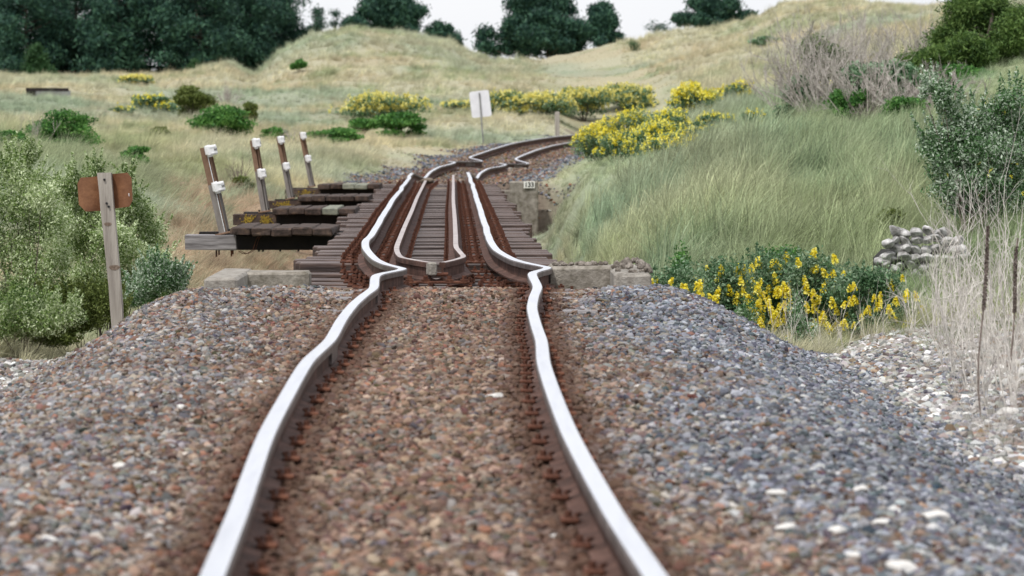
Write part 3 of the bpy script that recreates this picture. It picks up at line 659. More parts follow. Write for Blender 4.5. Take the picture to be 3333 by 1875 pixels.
    def seg(z0, z1, mt):
        m = MB(); m.box((-w2*.28, 0, (z0+z1)/2), (pw*.68, .03, z1-z0)); m.box((w2*.55, .028, (z0+z1)/2), (pw*.98, .008, z1-z0)); m.box((w2*1.08-.006, -.0, (z0+z1)/2), (.012, .045, z1-z0)); return m.build('post_section', mt, post)
    seg(0, ln*.57, M['steelpost']); seg(ln*.57, ln, M['postrust'])
    m = MB(); m.box((.0, .01, .006), (pw*1.9, .12, .02), 0, .004); m.build('foot_plate', M['postrust'], post)
    for sx in (-1, 1): m = MB(); m.tube([(sx*pw*.75, -.02, .012), (sx*pw*.75, -.02, .04)], .013, 6); m.build('bolt', M['black'], post)
    for q, (zx, zy, zw, zh) in enumerate(boxes):
        c = P(*ZF(zx, zy), D-.06); v = np.array([c[0]-b0[0], 0, c[2]-b0[2]]); lx = v[0]*math.cos(-ang)+v[2]*math.sin(-ang); lz = -v[0]*math.sin(-ang)+v[2]*math.cos(-ang)
        s_ = D/FPX/3.22; bw, bh = zw*s_*.9, zh*s_*.98
        m = MB(); m.box((0, 0, 0), (bw, .09, bh), 0, .010); m.box((-bw*.5, .02, bh*.1), (.018, .06, bh*.9), 0, .003); m.box((-bw*.2, 0, -bh*.55), (bw*.4, .05, bh*.16), 0, .003); m.box((-bw*.25, 0, bh*.53), (bw*.3, .05, bh*.12), 0, .003)
        m.box((bw*.1, -.047, bh*.28), (bw*.6, .006, bh*.07)); m.box((bw*.1, -.047, -bh*.3), (bw*.6, .006, bh*.07))
        bx = m.build('wire_box', M['white'], post); bx.location = (lx, -.062, lz); bx.rotation_euler = (0, 0, R(16))
        m = MB()
        for u in ((.22, .32, .42) if i == 0 else (.4,)): m.box((bw*u, -.048, 0), (bw*.045, .008, bh*.22))
        m.box((bw*.51, 0, 0), (.008, .04, bh*.3)); m.build('slot', M['black'], bx)
    if i == 0:
        for sx, mt in ((.012, 'white'), (.028, 'postrust')):
            m = MB(); m.tube([(sx+.012, -.045, .02), (sx+.012, -.045, ln*.9)], .0042, 6); m.build('rod', M[mt], post)

# ------------------------------------------------------------------ concrete abutments
def slab(name, label, x0, x1, y0, y1, z0, z1, mt, cat='abutment', seed=0, group=None):
    rg = np.random.default_rng(seed); m = MB(); c = ((x0+x1)/2, (y0+y1)/2, z0); 
    m.box((0, 0, (z1-z0)/2), (x1-x0, y1-y0, z1-z0), 0, .02, jit=.004, rng=rg); o = m.build(name, mt); o.location = c; return tag(o, label, cat, group)
def X(xd, D): return (xd*K-1666.5)*D/FPX
def Z(yd, D): return CZ-(yd*K-396)*D/FPX
slab('abutment_block', 'worn concrete block at the left tip of the near abutment with grit on top', X(512, 23.9), X(605, 24.2), 23.9, 25.4, Z(900, 24), Z(697, 24), M['concrete_pale'], seed=1)
slab('abutment_wall', 'low stained concrete wall between the left block and the sleepers', X(602, 25.4), X(778, 25), 24.9, 25.3, Z(900, 25), Z(684, 25), M['concrete'], seed=2)
slab('abutment_wall', 'low pitted concrete wall right of the kinked right rail', X(1378, 25.2), X(1546, 25), 25.0, 25.4, Z(900, 25), Z(670, 25), M['concrete'], seed=3)
blk = slab('abutment_block', 'pale concrete block right of the near abutment heaped with grey stones', X(1545, 24), X(1640, 24), 24.0, 25.5, Z(900, 24), Z(688, 24), M['concrete_pale'], seed=4)
rg = np.random.default_rng(9)
for cxx, n_, w_, D_, zt, lb in ((1592, 70, 90, 24.6, Z(689, 24), 'heap of grey rounded stones on the right concrete block'), (1455, 26, 150, 25.15, Z(670, 25), 'thin line of stones along the top of the right concrete wall')):
    m = MB(); st0 = stone_mesh(55, M['wall_stone'], .7); vs = np.array([v.co[:] for v in st0.data.vertices]); fs = [tuple(p.vertices) for p in st0.data.polygons]; bpy.data.objects.remove(st0)
    for k in range(n_):
        r = rg.uniform(.014, .034); u = rg.uniform(-.5, .5); v = rg.uniform(-.5, .5)
        c = np.array([X(cxx+w_*u, D_), D_+v*(1.1 if w_ < 100 else .2), zt+r*.5+(max(0, .09*(1-abs(2*u))*(1-abs(v))) if w_ < 100 else 0)*rg.random()])
        m.add(vs*r*rg.uniform(.8, 1.3, 3)@rotz(rg.uniform(0, 6)).T@rotx(rg.normal(0, .5)).T+c, fs)
    tag(m.build('stone_heap', M['rubble']), lb, 'stones', kind='stuff')
# far abutment with number plate
D_ = Y1B-.7
fa = thing('numbered_abutment', 'tall grey concrete abutment pillar at the far bridge end carrying a number plate', 'abutment', (X(1318, D_), D_, Z(700, D_)))
zb = Z(700, D_)
m = MB(); m.box((0, .35, (Z(457, D_)-zb)/2), (X(1352, D_)-X(1280, D_), .7, Z(457, D_)-zb), 0, .02); m.box((-1.2, .5, (Z(480, D_)-zb)/2), (2.2, .6, Z(480, D_)-zb), 0, .02); m.build('pillar', M['concrete'], fa)
Dp = D_-.03; pc = (X(1331.5, Dp)-fa.location.x, -.025, (Z(457, Dp)+Z(473.5, Dp))/2-zb); pw_, ph_ = X(1345.5, Dp)-X(1317.5, Dp), Z(457, Dp)-Z(473.5, Dp)
m = MB(); m.box((0, 0, 0), (pw_, .012, ph_), 0, .002); pl_ = m.build('number_plate', mat('plate_white', (.74, .73, .66), (.82, .81, .75), 20, .5), fa); pl_.location = pc
cu = bpy.data.curves.new('txt', 'FONT'); cu.body = '133'; cu.size = ph_*.98; cu.align_x = 'CENTER'; cu.align_y = 'CENTER'; cu.extrude = .001; cu.offset = .0035
to = bpy.data.objects.new('txt', cu); C.objects.link(to); dg = bpy.context.evaluated_depsgraph_get(); me = bpy.data.meshes.new_from_object(to.evaluated_get(dg)); bpy.data.objects.remove(to)
me.materials.clear(); me.materials.append(M['black']); o = bpy.data.objects.new('digits', me); C.objects.link(o); o.parent = pl_; o.location = (0, -.009, 0); o.rotation_euler = (R(90), 0, 0)
slab('abutment_wall', 'low far concrete ledge behind the bridge end left of the pillar', X(1010, 63), X(1290, 63), 63.5, 64.1, Z(560, 63), Z(462, 63.5), M['concrete'], seed=5)
# dirt clump on the far end of the left guard rail
st = stone_mesh(77, mat('dry_clod', (.10, .075, .055), (.3, .24, .18), 16, .95, bump=1), .62, sub=3, name='dirt_clump'); p = P(*ZA(1200, 462), 60.5); st.location = p; st.scale = (.13, .3, .11)
tag(st, 'brown clod of earth sitting on the far end of the left guard rail', 'dirt clump')
st = stone_mesh(78, st.data.materials[0], .5, sub=3, name='dirt_clump'); p = P(*ZA(1300, 520), 59.0); st.location = (p[0], p[1], p[2]-.03); st.scale = (.26, 1.2, .1)
tag(st, 'low spread of brown rubble between the guard rails at the far bridge end', 'dirt clump')

# ------------------------------------------------------------------ board sign seen from behind
DS = 24.0
sg = thing('board_sign', 'back of a rusty brown board with cut corners on a grey timber post', 'sign', P(*ZE(894, 1400), DS))
o0 = np.array(sg.location)
tl, tr, br, bl = [P(*ZE(*q), DS)-o0 for q in ((739, 264), (843, 262), (940, 1395), (852, 1400))]
m = MB(); dn = np.array([0, 0, -.12]); dep = np.array([0, .07, 0]); rings = []
rg = np.random.default_rng(3)
for k in range(9):
    f = k/8; a = bl+dn*(1-min(1, f*8)) if k == 0 else bl*(1-f)+tl*f; b = br+dn if k == 0 else br*(1-f)+tr*f
    j = rg.normal(0, .0015); rings.append([a+[j, 0, 0], b+[j, 0, 0], b+dep, a+dep])
V = [p for r_ in rings for p in r_]; F = [(k*4+i, k*4+(i+1) % 4, k*4+4+(i+1) % 4, k*4+4+i) for k in range(8) for i in range(4)]+[(32, 33, 34, 35), (3, 2, 1, 0)]
m.add(V, F); m.build('post', M['post_wood'], sg)
pts = [ZE(*q) for q in ((612, 300), (740, 290), (845, 272), (970, 262), (1000, 300), (1009, 470), (985, 520), (860, 538), (770, 552), (650, 558), (600, 505), (589, 345))]
dd = [.03, .075, .075, .03, .02, .02, .03, .075, .075, .03, .02, .02]
fr_ = [P(*q, DS+e)-o0 for q, e in zip(pts, dd)]; bk = [p+np.array([0, .006, 0]) for p in fr_]; n_ = 12
F = [(11, 10, 9, 0), (0, 9, 8, 1), (1, 8, 7, 2), (2, 7, 6, 3), (3, 6, 5, 4)]; F2 = [tuple(i+n_ for i in f[::-1]) for f in F]
m = MB(); m.add(fr_+bk, F+F2+[(i, (i+1) % n_, n_+(i+1) % n_, n_+i) for i in range(n_)]); m.build('board', M['plate'], sg)
for q in ((812, 495), (828, 520), (795, 315)):
    p = P(*ZE(*q), DS)-o0; m = MB(); m.tube([p+[0, .01, 0], p+[0, -.012, 0]], .0085, 8); m.build('bolt', M['black'], sg)
p = P(*ZE(978, 425), DS)-o0; m = MB(); m.box(p+[0, .02, 0], (.006, .004, .01)); m.box(p+[.001, .02, -.011], (.005, .004, .006)); m.build('chip', M['white'], sg)
for (a, b) in (((820, 655), 30), ((870, 985), 42)):
    p = P(*ZE(*a), DS)-o0; m = MB(); ring = [p+[b/2.337*DS/FPX*math.cos(t), -.002, b*.5/2.337*DS/FPX*math.sin(t+.3*math.cos(t))] for t in np.linspace(0, 5.8, 8)]; m.add(ring+[q+[0, .02, 0] for q in ring], [tuple(range(8))]+[(i, (i+1) % 8, 8+(i+1) % 8, 8+i) for i in range(8)]); m.build('knot', mat('knot', (.1, .07, .05), (.22, .17, .13), 60, .9), sg)

# white sign seen from behind, beyond the curve
DW = 96.0
q = [P(*ZC(*a), DW) for a in ((997, 700), (1146, 682), (1171, 882), (1020, 899))]; bs = P(*ZC(1107, 1040), DW); bs[2] = min(bs[2], H(bs[0], DW))
ws = thing('metal_sign', 'plain white back of a tilted rectangular sign on a thin pole beyond the track', 'sign', bs)
q = [p-bs for p in q]; V = []
for i in range(4):
    a, b, c = q[i-1], q[i], q[(i+1) % 4]; 
    for t in (0, .5, 1):
        e1 = b+(a-b)*.10; e2 = b+(c-b)*.10; V.append((1-t)**2*e1+2*t*(1-t)*b+t*t*e2)
n_ = len(V); m = MB(); m.add(V+[p+np.array([0, .02, 0]) for p in V], [tuple(range(n_)), tuple(range(n_, 2*n_))[::-1]]+[(i, (i+1) % n_, n_+(i+1) % n_, n_+i) for i in range(n_)]); m.build('panel', M['signwhite'], ws)
tp = P(*ZC(1075, 705), DW)-bs; m = MB(); m.tube([tp+[0, -.03, 0], np.array([0, -.03, 0])], .022, 8); m.build('pole', M['signgrey'], ws)
# fence post beyond the track
p = P(*ZC(1668, 965), 104); zt = P(*ZC(1668, 852), 104)[2]; gz = float(H(p[0], 104)); m = MB(); m.box((0, 0, (zt-gz)/2-.1), (.13, .13, zt-gz+.2), 0, .01, jit=.006, rng=rg); o = m.build('fence_post', M['post_wood']); o.location = (p[0], 104, gz)
tag(o, 'short grey wooden post behind the far rails below the yellow lupins', 'post')
# dark low barrier at far left
h0 = hit(66, 240); D_ = h0[1]
bt = thing('low_barrier', 'dark low timber barrier half sunk in pale grass before the pine wood', 'barrier', (h0[0], D_, h0[2]))
wl = X(172, D_)-X(66, D_); zt = Z(217, D_)-h0[2]
m = MB(); m.box((wl/2, 0, zt-.12), (wl, .2, .12), 0, .01, rot=roty(.006)); m.build('rail', M['girder'], bt)
m = MB(); m.box((.16, .1, zt/2-.15), (.3, .3, zt+.1), 0, .02); m.build('post', M['girder'], bt)
m = MB(); m.box((wl*.55, .6, zt/2-.2), (wl*.9, .1, zt+.1)); m.build('panel', M['signgrey'], bt)

# ------------------------------------------------------------------ vegetation
def leaves(rng, cen, axes, size, up=.0, asp=.45):
    if axes is not None: cen = cen+rng.normal(size=cen.shape)*axes
    n = len(cen); a = rng.normal(size=(n, 3)); a[:, 2] += up; a /= np.linalg.norm(a, axis=1)[:, None]
    b = np.cross(a, rng.normal(size=(n, 3))); b /= np.linalg.norm(b, axis=1)[:, None]
    s = size*rng.uniform(.6, 1.35, (n, 1)); V = np.stack([cen-a*s, cen+b*s*asp, cen+a*s, cen-b*s*asp], 1).reshape(-1, 3)
    return V, np.arange(4*n).reshape(n, 4), np.repeat(rng.random(n), 4)
def lobe_points(rng, lobes, n):
    vol = np.array([l[3]*l[4]+l[3]*l[5]+l[4]*l[5] for l in lobes]); k = rng.choice(len(lobes), n, p=vol/vol.sum()); Lb = np.array(lobes)[k]
    d = rng.normal(size=(n, 3)); d /= np.linalg.norm(d, axis=1)[:, None]; r = rng.random(n)**.45*(1+.14*rng.normal(size=n))
    return Lb[:, :3]+d*r[:, None]*Lb[:, 3:]
def auto_lobes(rng, w_, h_, dpt, n=12, lr=.32, base=.0):
    L = []
    for k in range(n):
        a = rng.uniform(0, 6.28); r = math.sqrt(rng.random()); f = rng.random()**.8; ww = math.sqrt(max(.05, 1-(max(0, f-.25)/.85)**2))
        s = lr*rng.uniform(.65, 1.15)
        L.append((w_*.5*(1-lr)*r*math.cos(a)*ww, dpt*.5*(1-lr)*r*math.sin(a)*ww, h_*(base+.12+(1-base-.12-s*.5)*f), w_*.5*s*1.5, dpt*.5*s*1.5, h_*s*.62))
    return L
def shrub(name, label, cat, x, D, w_, ytop, mt, leaf, n, seed, group=None, nl=12, stem='bark', spikes=None, xoff=0, base=0.0, lr=.32, lobes=None, asp=.45, up=.2, depth=None, sprig=None):
    """x,ytop,w_ in 2576-wide photo pixels; stands on the ground at distance D"""
    rng = np.random.default_rng(seed); px = X(x, D); gz = float(H(px, D)); hgt = Z(ytop, D)-gz; W = w_*K*D/FPX
    root = thing(name, label, cat, (px, D, gz-.02), group)
    L = lobes or auto_lobes(rng, W, hgt, depth or max(W*.8, .4), nl, lr, base)
    cen = lobe_points(rng, L, n)
    if sprig:
        ex = []
        for k in range(sprig[0]):
            l = L[rng.integers(len(L))]; d = rng.normal(size=3); d[2] = abs(d[2])+.3; d /= np.linalg.norm(d); p0 = np.array(l[:3])+d*np.array(l[3:])*.8
            dr = d*[.7, .5, .2]+[rng.normal(0, .15), 0, 1]; dr /= np.linalg.norm(dr); tt = rng.random(sprig[3])[:, None]
            ex.append(p0+dr*tt*sprig[1]*rng.uniform(.5, 1.2)+rng.normal(size=(sprig[3], 3))*sprig[2]*(1.15-tt))
        cen = np.vstack([cen]+ex)
    V, F, A = leaves(rng, cen, None, leaf, up, asp)
    V[:, 2] = np.maximum(V[:, 2], -.05)
    mesh_obj('foliage', V, F, mt, root, attr={'v': A})
    m = MB()
    for k in range(min(len(L), 8)):
        l = L[k]; e = np.array(l[:3])*[.9, .9, .95]; s0 = np.array([e[0]*.12, e[1]*.12, 0]); mid = (s0+e)/2+rng.normal(0, .05*W, 3)*[1, 1, .3]
        rr_ = max(.004, W*.008); m.tube([s0, mid, e], [rr_, rr_*.7, rr_*.35], 5)
    m.build('stem', M[stem], root)
    return root, L, W, hgt
def spike_mesh(seed, mt, h=.13, r=.03):
    rng = np.random.default_rng(seed); n = 60; z = rng.random(n); a = rng.uniform(0, 6.28, n); rad = r*(1-z**1.5*.85)
    c = np.stack([rad*np.cos(a), rad*np.sin(a), z*h], 1); V, F, A = leaves(rng, c, None, .013, .3, .65); return V, F, A
def blossoms(root, L, n, mt, seed, size=.03, h=.1, front=True):
    """many flower heads joined as one part of a distant shrub"""
    rng = np.random.default_rng(seed); cs = []
    for k in range(n):
        l = L[rng.integers(len(L))]; d = rng.normal(size=3); d[2] = abs(d[2])+.25; d[1] -= .5*front; d /= np.linalg.norm(d)
        p = np.array(l[:3])+d*np.array(l[3:])*rng.uniform(.85, 1.15); q = p+rng.normal(size=(9, 3))*[size*.6, size*.6, h*.35]; cs.append(q)
    V, F, A = leaves(rng, np.vstack(cs), None, size*.75, .3, .7)
    o = mesh_obj('blossoms', V, F, mt, root, attr={'v': A}); o['kind'] = 'stuff' if n > 100 else 'part'
    if n <= 100: del o['kind']
    return o
def tree(name, label, x, D, ytop, W, seed, mt, n=9000, leaf=.16, lobes=None, group=None, shape='cone', base=None, cat='tree', low=.08, nl=46, depth=None):
    rng = np.random.default_rng(seed); px = X(x, D); gz = float(H(px, D)) if base is None else base; hgt = Z(ytop, D)-gz
    root = thing(name, label, cat, (px, D, gz-.1), group); L = []
    if lobes is None:
        dp = depth or W
        for k in range(nl):
            f = low+(1-low)*(k+.5)/nl; a = k*2.4+rng.normal(0, .4)
            if shape == 'cone': rad = (1-f)**.75*1.05+.05
            elif shape == 'dome': rad = math.sqrt(max(.02, 1-((f-.42)/.62)**2))
            else: rad = (1-abs(f-.6))
            rr_ = rng.uniform(.35, 1.0)*rad; cl = W*.5*rng.uniform(.22, .36)*(.6+.5*rad)
            L.append((W*.5*rr_*math.cos(a), dp*.5*rr_*math.sin(a), hgt*f-cl*.2, cl, cl, cl*.55))
    else:
        for (lx, lz, lw, lh) in lobes:   # in photo px: centre x, centre y, half width, half height
            s = K*D/FPX; c0 = np.array([(lx-x)*s, rng.normal(0, .5), Z(lz, D)-gz])
            ns = max(6, int(lw*lh*s*s*9))
            for q in range(ns):
                a = rng.uniform(0, 6.28); r = math.sqrt(rng.random())*.85; cl = max(.3, min(lw, lh*1.3)*s*rng.uniform(.32, .55))
                L.append((c0[0]+lw*s*r*math.cos(a), c0[1]+lw*s*.6*rng.normal(0, .6), c0[2]+lh*s*r*math.sin(a), cl*1.1, cl*1.1, cl*.62))
    V, F, A = leaves(rng, lobe_points(rng, L, int(n*1.5)), leaf*.8, leaf*.8, .35, .26); mesh_obj('crown', V, F, mt, root, attr={'v': A})
    m = MB(); tr_ = max(.06, hgt*.018); kx = rng.normal(0, W*.02, 6); pts = [(kx[i]*(i > 0), kx[-i-1]*(i > 0), hgt*.92*i/5) for i in range(6)]
    m.tube(pts, [tr_*(1-.16*i) for i in range(6)], 7)
    for k in range(0, len(L), max(1, len(L)//22)):
        l = L[k]; z0 = max(.1*hgt, min(.88*hgt, l[2]-math.hypot(l[0], l[1])*.35)); i = z0/hgt/.92*5; s0 = np.array([np.interp(i, range(6), [p_[0] for p_ in pts]), np.interp(i, range(6), [p_[1] for p_ in pts]), z0])
        e = np.array(l[:3]); m.tube([s0, (s0+e)/2+[0, 0, -.03*hgt*.3], e], [tr_*.4, tr_*.28, tr_*.12], 5)
    m.build('trunk', M['bark'], root); return root
def twiggy(name, label, cat, x, D, ytop, W, seed, mt, n=14, rad=.004, group=None, depth=3, spread=.5, parts='stem', lean=0, kids_=3):
    rng = np.random.default_rng(seed); px = X(x, D); gz = float(H(px, D)); hgt = Z(ytop, D)-gz
    root = thing(name, label, cat, (px, D, gz-.02), group); m = MB()
    def grow(p, d, l, r, dep):
        pts = [p]; dd = d.copy()
        for k in range(3): dd = dd+rng.normal(0, .12, 3); dd /= np.linalg.norm(dd); pts.append(pts[-1]+dd*l/3)
        m.tube(pts, [r, r*.85, r*.7, r*.5], 3, cap=False)
        if dep > 0:
            for k in range(kids_):
                q = pts[rng.integers(1, 4)]; nd = dd+rng.normal(0, spread, 3)+[0, 0, .25]; nd /= np.linalg.norm(nd); grow(q, nd, l*rng.uniform(.4, .7), r*.62, dep-1)
    for k in range(n):
        a = rng.uniform(0, 6.28); b = rng.random(); d = np.array([math.cos(a)*b*W/hgt*.7+lean, math.sin(a)*b*W/hgt*.5, 1.0]); d /= np.linalg.norm(d)
        grow(np.array([math.cos(a)*b*W*.22, math.sin(a)*b*W*.2, 0]), d, hgt*rng.uniform(.4, .72), rad, depth)
    m.build(parts, mt, root); return root

# --- pines ----------------------------------------------------------
pine_w = [(-60, 214, -80, 5.6), (60, 211, -110, 5.4), (185, 216, -160, 6.2), (300, 210, -90, 5.6), (400, 213, -150, 6.0), (500, 209, -120, 5.6), (595, 212, -100, 5.2), (672, 216, -60, 6.2), (120, 222, -140, 6.5)]
plab = ['pine cut by the left edge of the photo, dark and dense', 'dark pine behind the low barrier near the left edge', 'tall dark pine right of the pale young pine', 'broad dark pine near the middle of the wood behind yellow flowers', 'very tall dark pine filling the wood above the dead-topped shrub', 'dark pine above the small young pine in the wood', 'dark pine near the right end of the wood, full to the ground', 'ragged right-hand pine of the wood leaning over the dune foot', 'pine standing deepest in the wood above the pale young pine']
for i, (x, D, yt, W) in enumerate(pine_w):
    tree('pine_tree', plab[i], x, D, yt, W, 300+i, M['pine'], n=17000, leaf=.19, shape='dome', group='pines of the wood on the left', low=.02, nl=76)
tree('pine_tree', 'edge pine with open feathery top against white sky right of the wood', 712, 219, 22, 2.6, 321, M['pine'], n=5500, leaf=.16, shape='dome', group='pines of the wood on the left', low=.03, nl=36)
tree('young_pine', 'pale green young pine at the foot of the wood behind the barrier', 92, 200, 108, 2.2, 331, M['pine2'], n=4200, leaf=.13, low=.0, nl=30, group='young pines before the wood')
tree('young_pine', 'small blue green young pine before the middle of the wood', 490, 200, 148, 1.0, 332, M['pine2'], n=1800, leaf=.1, low=0, nl=20, group='young pines before the wood')
tree('young_pine', 'tiny dark seedling pine at the right end of the wood', 572, 194, 178, .7, 333, M['pine2'], n=900, leaf=.08, low=0, nl=14, group='young pines before the wood')
tree('young_pine', 'low spreading young pine right beside the pale one', 128, 199, 165, 1.0, 334, M['pine2'], n=1400, leaf=.1, low=0, nl=14, group='young pines before the wood')
s_ = 'crowned pines behind the dunes'
tree('pine_tree', 'broad dark pine behind the crest of the left dune, top cut by the frame', 975, 222, -30, 5, 341, M['pine'], n=22000, leaf=.2, group=s_, lobes=[(985, 25, 62, 45), (920, 50, 45, 28), (1040, 45, 38, 40), (985, 75, 70, 30), (880, 62, 22, 16), (960, -10, 40, 25)])
tree('pine_tree', 'small dark pine on the right shoulder of the left dune', 1118, 222, 40, 3, 342, M['pine'], n=8000, leaf=.17, group=s_, lobes=[(1115, 68, 28, 22), (1122, 95, 30, 20), (1090, 85, 22, 14), (1140, 110, 14, 14)])
tree('pine_tree', 'thin sparse pine standing alone between wood and left dune', 797, 224, 8, 2, 343, M['pine'], n=1500, leaf=.13, group=s_, lobes=[(797, 30, 16, 16), (805, 52, 26, 12), (792, 70, 24, 12), (765, 82, 14, 8)])
tree('pine_tree', 'wispy small pine top just left of the broad dune pine', 845, 224, 15, 1.5, 344, M['pine'], n=420, leaf=.11, group=s_, lobes=[(845, 32, 7, 12), (842, 58, 14, 10)])
tree('pine_tree', 'largest lone pine in the dip between the dunes, wide dark crown', 1370, 222, -30, 8, 345, M['pine'], n=40000, leaf=.2, group=s_, lobes=[(1370, 10, 88, 48), (1340, 55, 80, 40), (1400, 85, 90, 48), (1250, 105, 55, 26), (1215, 118, 24, 12), (1222, 82, 16, 10), (1335, 125, 70, 20), (1420, 110, 60, 30), (1300, 85, 40, 30)])
tree('pine_tree', 'slimmer pine joined to the right side of the largest pine', 1512, 221, 0, 4, 346, M['pine'], n=13000, leaf=.19, group=s_, lobes=[(1515, 30, 26, 22), (1530, 48, 26, 14), (1495, 65, 48, 24), (1500, 90, 44, 20), (1540, 92, 16, 8)])
tree('pine_tree', 'dark pine behind the right dune slope with a flat spreading top', 1792, 222, -25, 5, 347, M['pine'], n=17000, leaf=.19, group=s_, lobes=[(1795, 5, 50, 30), (1760, 42, 55, 16), (1820, 50, 60, 24), (1870, 42, 34, 10), (1715, 45, 26, 8), (1800, 68, 60, 16)])
tree('bare_tree', 'thin half bare grey tree left of the flat topped pine', 1650, 222, 42, 2.4, 348, M['pine'], n=520, leaf=.1, group=s_, lobes=[(1648, 62, 32, 12), (1655, 74, 40, 8)])
# small thing on dune slope
p = hit(1596, 128, 100); tree('young_pine', 'tiny dark round-headed seedling alone on the right dune slope', 1596, p[1], 97, .5, 349, M['pine2'], n=500, leaf=.07, lobes=[(1596, 104, 10, 6), (1596, 116, 6, 6), (1597, 124, 8, 4)])
p = hit(2335, 50, 100, 205); 
twiggy('dead_bush', 'dark bare bush on the crest of the right dune against the sky', 'bush', 2337, 188, 18, 1.0, 350, M['twig_dark'], n=26, rad=.012, depth=2)
# --- big green tree on the right -----------------------------------
tree('spreading_tree', 'large dense green tree filling the upper right corner', 2500, 59, -60, 6, 360, M['macro'], n=90000, leaf=.05, cat='tree',
     lobes=[(2500, 20, 75, 40), (2560, 60, 60, 60), (2450, 70, 75, 36), (2400, 120, 85, 30), (2500, 130, 90, 40), (2580, 160, 60, 50), (2340, 150, 60, 22), (2460, 180, 80, 26), (2300, 178, 55, 20), (2420, 190, 90, 26), (2520, 215, 80, 30), (2350, 195, 60, 18), (2570, 110, 70, 60), (2460, 0, 60, 40)])
shrub('green_shrub', 'dark green low shrub in front of the large green tree', 'shrub', 2440, 56, 190, 158, M['green'], .035, 9000, 361, 'shrubs on the right bank', nl=14)
shrub('green_shrub', 'dark green shrub under dead stems left of the large green tree', 'shrub', 2070, 66, 150, 75, M['macro'], .04, 7000, 362, 'shrubs on the right bank', nl=12)
shrub('green_shrub', 'grey green sprawling shrub in the dead thicket below the dune', 'shrub', 2220, 55, 240, 150, M['lupin'], .04, 8000, 363, 'shrubs on the right bank', nl=14)
shrub('green_shrub', 'dull dark green shrub at the left foot of the dead thicket', 'shrub', 2010, 56, 130, 175, M['lupin'], .035, 5000, 364, 'shrubs on the right bank', nl=10)
shrub('green_shrub', 'light green round shrub among grey stems on the right bank', 'shrub', 2140, 52, 150, 215, M['green'], .03, 4000, 365, 'shrubs on the right bank', nl=9)
shrub('green_shrub', 'small dark shrub between dead thicket and silver bush', 'shrub', 2270, 50, 150, 235, M['green'], .03, 4000, 366, 'shrubs on the right bank', nl=9)
# --- dead thickets ---------------------------------------------------
dt = [(2060, 55, 110, 1.5, 'grey dead stems crossing the front of the dark green shrub'), (2180, 52, 150, 1.4, 'dense dead grey stems over the low green mat of the thicket'), (2290, 51, 165, 1.3, 'dead grey stems right of the thicket middle, before the tree'), (2400, 51, 190, 1.2, 'dead grey stems under the tree above the silver bush'), (2010, 62, 55, 1.7, 'tall leaning grey dead shrub at the left edge of the thicket'), (2110, 66, 62, 1.6, 'grey dead shrub in front of the dark green shrub near the dune top'), (2210, 74, 50, 1.9, 'broad dead shrub below the right dune crest'), (2320, 66, 55, 1.9, 'dead grey shrub just left of the large green tree'),
      (2120, 56, 175, 1.2, 'fine grey dead shrub above the tawny bank grass'), (2240, 55, 160, 1.3, 'pale dead shrub with vertical stems in mid bank'), (2350, 56, 165, 1.3, 'dead shrub stems below the large green tree'), (2480, 54, 190, 1.3, 'dead grey shrub behind the top of the silver bush'), (2190, 52, 230, .9, 'low pale dead stems at the front of the thicket'),
      (2400, 64, 60, 1.4, 'dead bush top against the big tree on the dune flank'), (2150, 90, 40, 2.0, 'thin dead stems high on the right dune')]
for i, (x, D, yt, W, lb) in enumerate(dt): twiggy('dead_shrub', lb, 'shrub', x, D, yt, W, 400+i, M['twig'], n=30, rad=.0135, depth=3, spread=.35, group='dead shrubs of the right bank thicket', lean=-.15 if i == 0 else .02)
# --- left and middle green shrubs -----------------------------------
gs = [(155, 368, 170, 278, 'green', 'round dark green shrub at the left, below the low barrier'), (30, 384, 90, 330, 'green', 'green shrub cut by the left edge above the white flecked bush'), (555, 340, 140, 258, 'green', 'bright green rounded shrub below the dead stems, left of centre'),
      (487, 290, 85, 220, 'olive', 'dark olive shrub beside the dead stems'), (350, 410, 80, 368, 'green', 'small bright green shrub above the board sign'), (690, 348, 70, 322, 'green', 'low green shrub behind the leaning posts'), (850, 358, 120, 322, 'green', 'low bright green shrub right of the farthest leaning post'),
      (1010, 338, 120, 285, 'green', 'deep green shrub in front of the left lupin bush'), (915, 335, 80, 300, 'green', 'pale green low shrub beside the deep green one'), (405, 340, 50, 322, 'olive', 'small yellow green shrub in dry grass'), (630, 300, 40, 262, 'olive', 'yellow green sprig right of the bright rounded shrub'),
      (752, 175, 30, 152, 'green', 'tiny green shrub on the flank of the left dune'), (1930, 110, 70, 95, 'lupin', 'grey green mat of shrub high on the right dune')]
for i, (x, yb, w_, yt, mk, lb) in enumerate(gs):
    p = hit(x, yb+6); shrub('green_shrub', lb, 'shrub', x, p[1], w_*1.3, yt-4, M[mk], min(.1, .00055*p[1]), 6000 if w_ > 80 else 3000, 420+i, 'green shrubs dotted over the dune grass', nl=12)
p = hit(560, 262); twiggy('dead_shrub', 'fan of dead grey brown stems behind the bright rounded shrub', 'shrub', 575, p[1], 215, 1.8, 450, M['twig'], n=40, rad=.012, depth=2, spread=.25, group='dead stems in the left grass')
for i, (x, yb, yt, W, lb) in enumerate([(85, 372, 285, 1.0, 'thin bare stems in front of the round dark green shrub'), (160, 372, 262, 1.2, 'pale bare stems rising behind the round dark green shrub'), (600, 470, 385, .5, 'dark dead bush between first and second leaning posts'), (735, 360, 300, .5, 'thin bare stems beside the low green shrub behind the posts')]):
    p = hit(x, yb); twiggy('dead_shrub', lb, 'shrub', x, p[1], yt, W, 460+i, M['twig' if i != 2 else 'twig_dark'], n=12, rad=.006, depth=2, spread=.3, group='dead stems in the left grass')
p = hit(598, 476); shrub('tussock', 'small brown green tussock at the foot of the dark dead bush', 'plant', 612, p[1], 70, 440, M['olive'], .03, 1200, 470, nl=5)
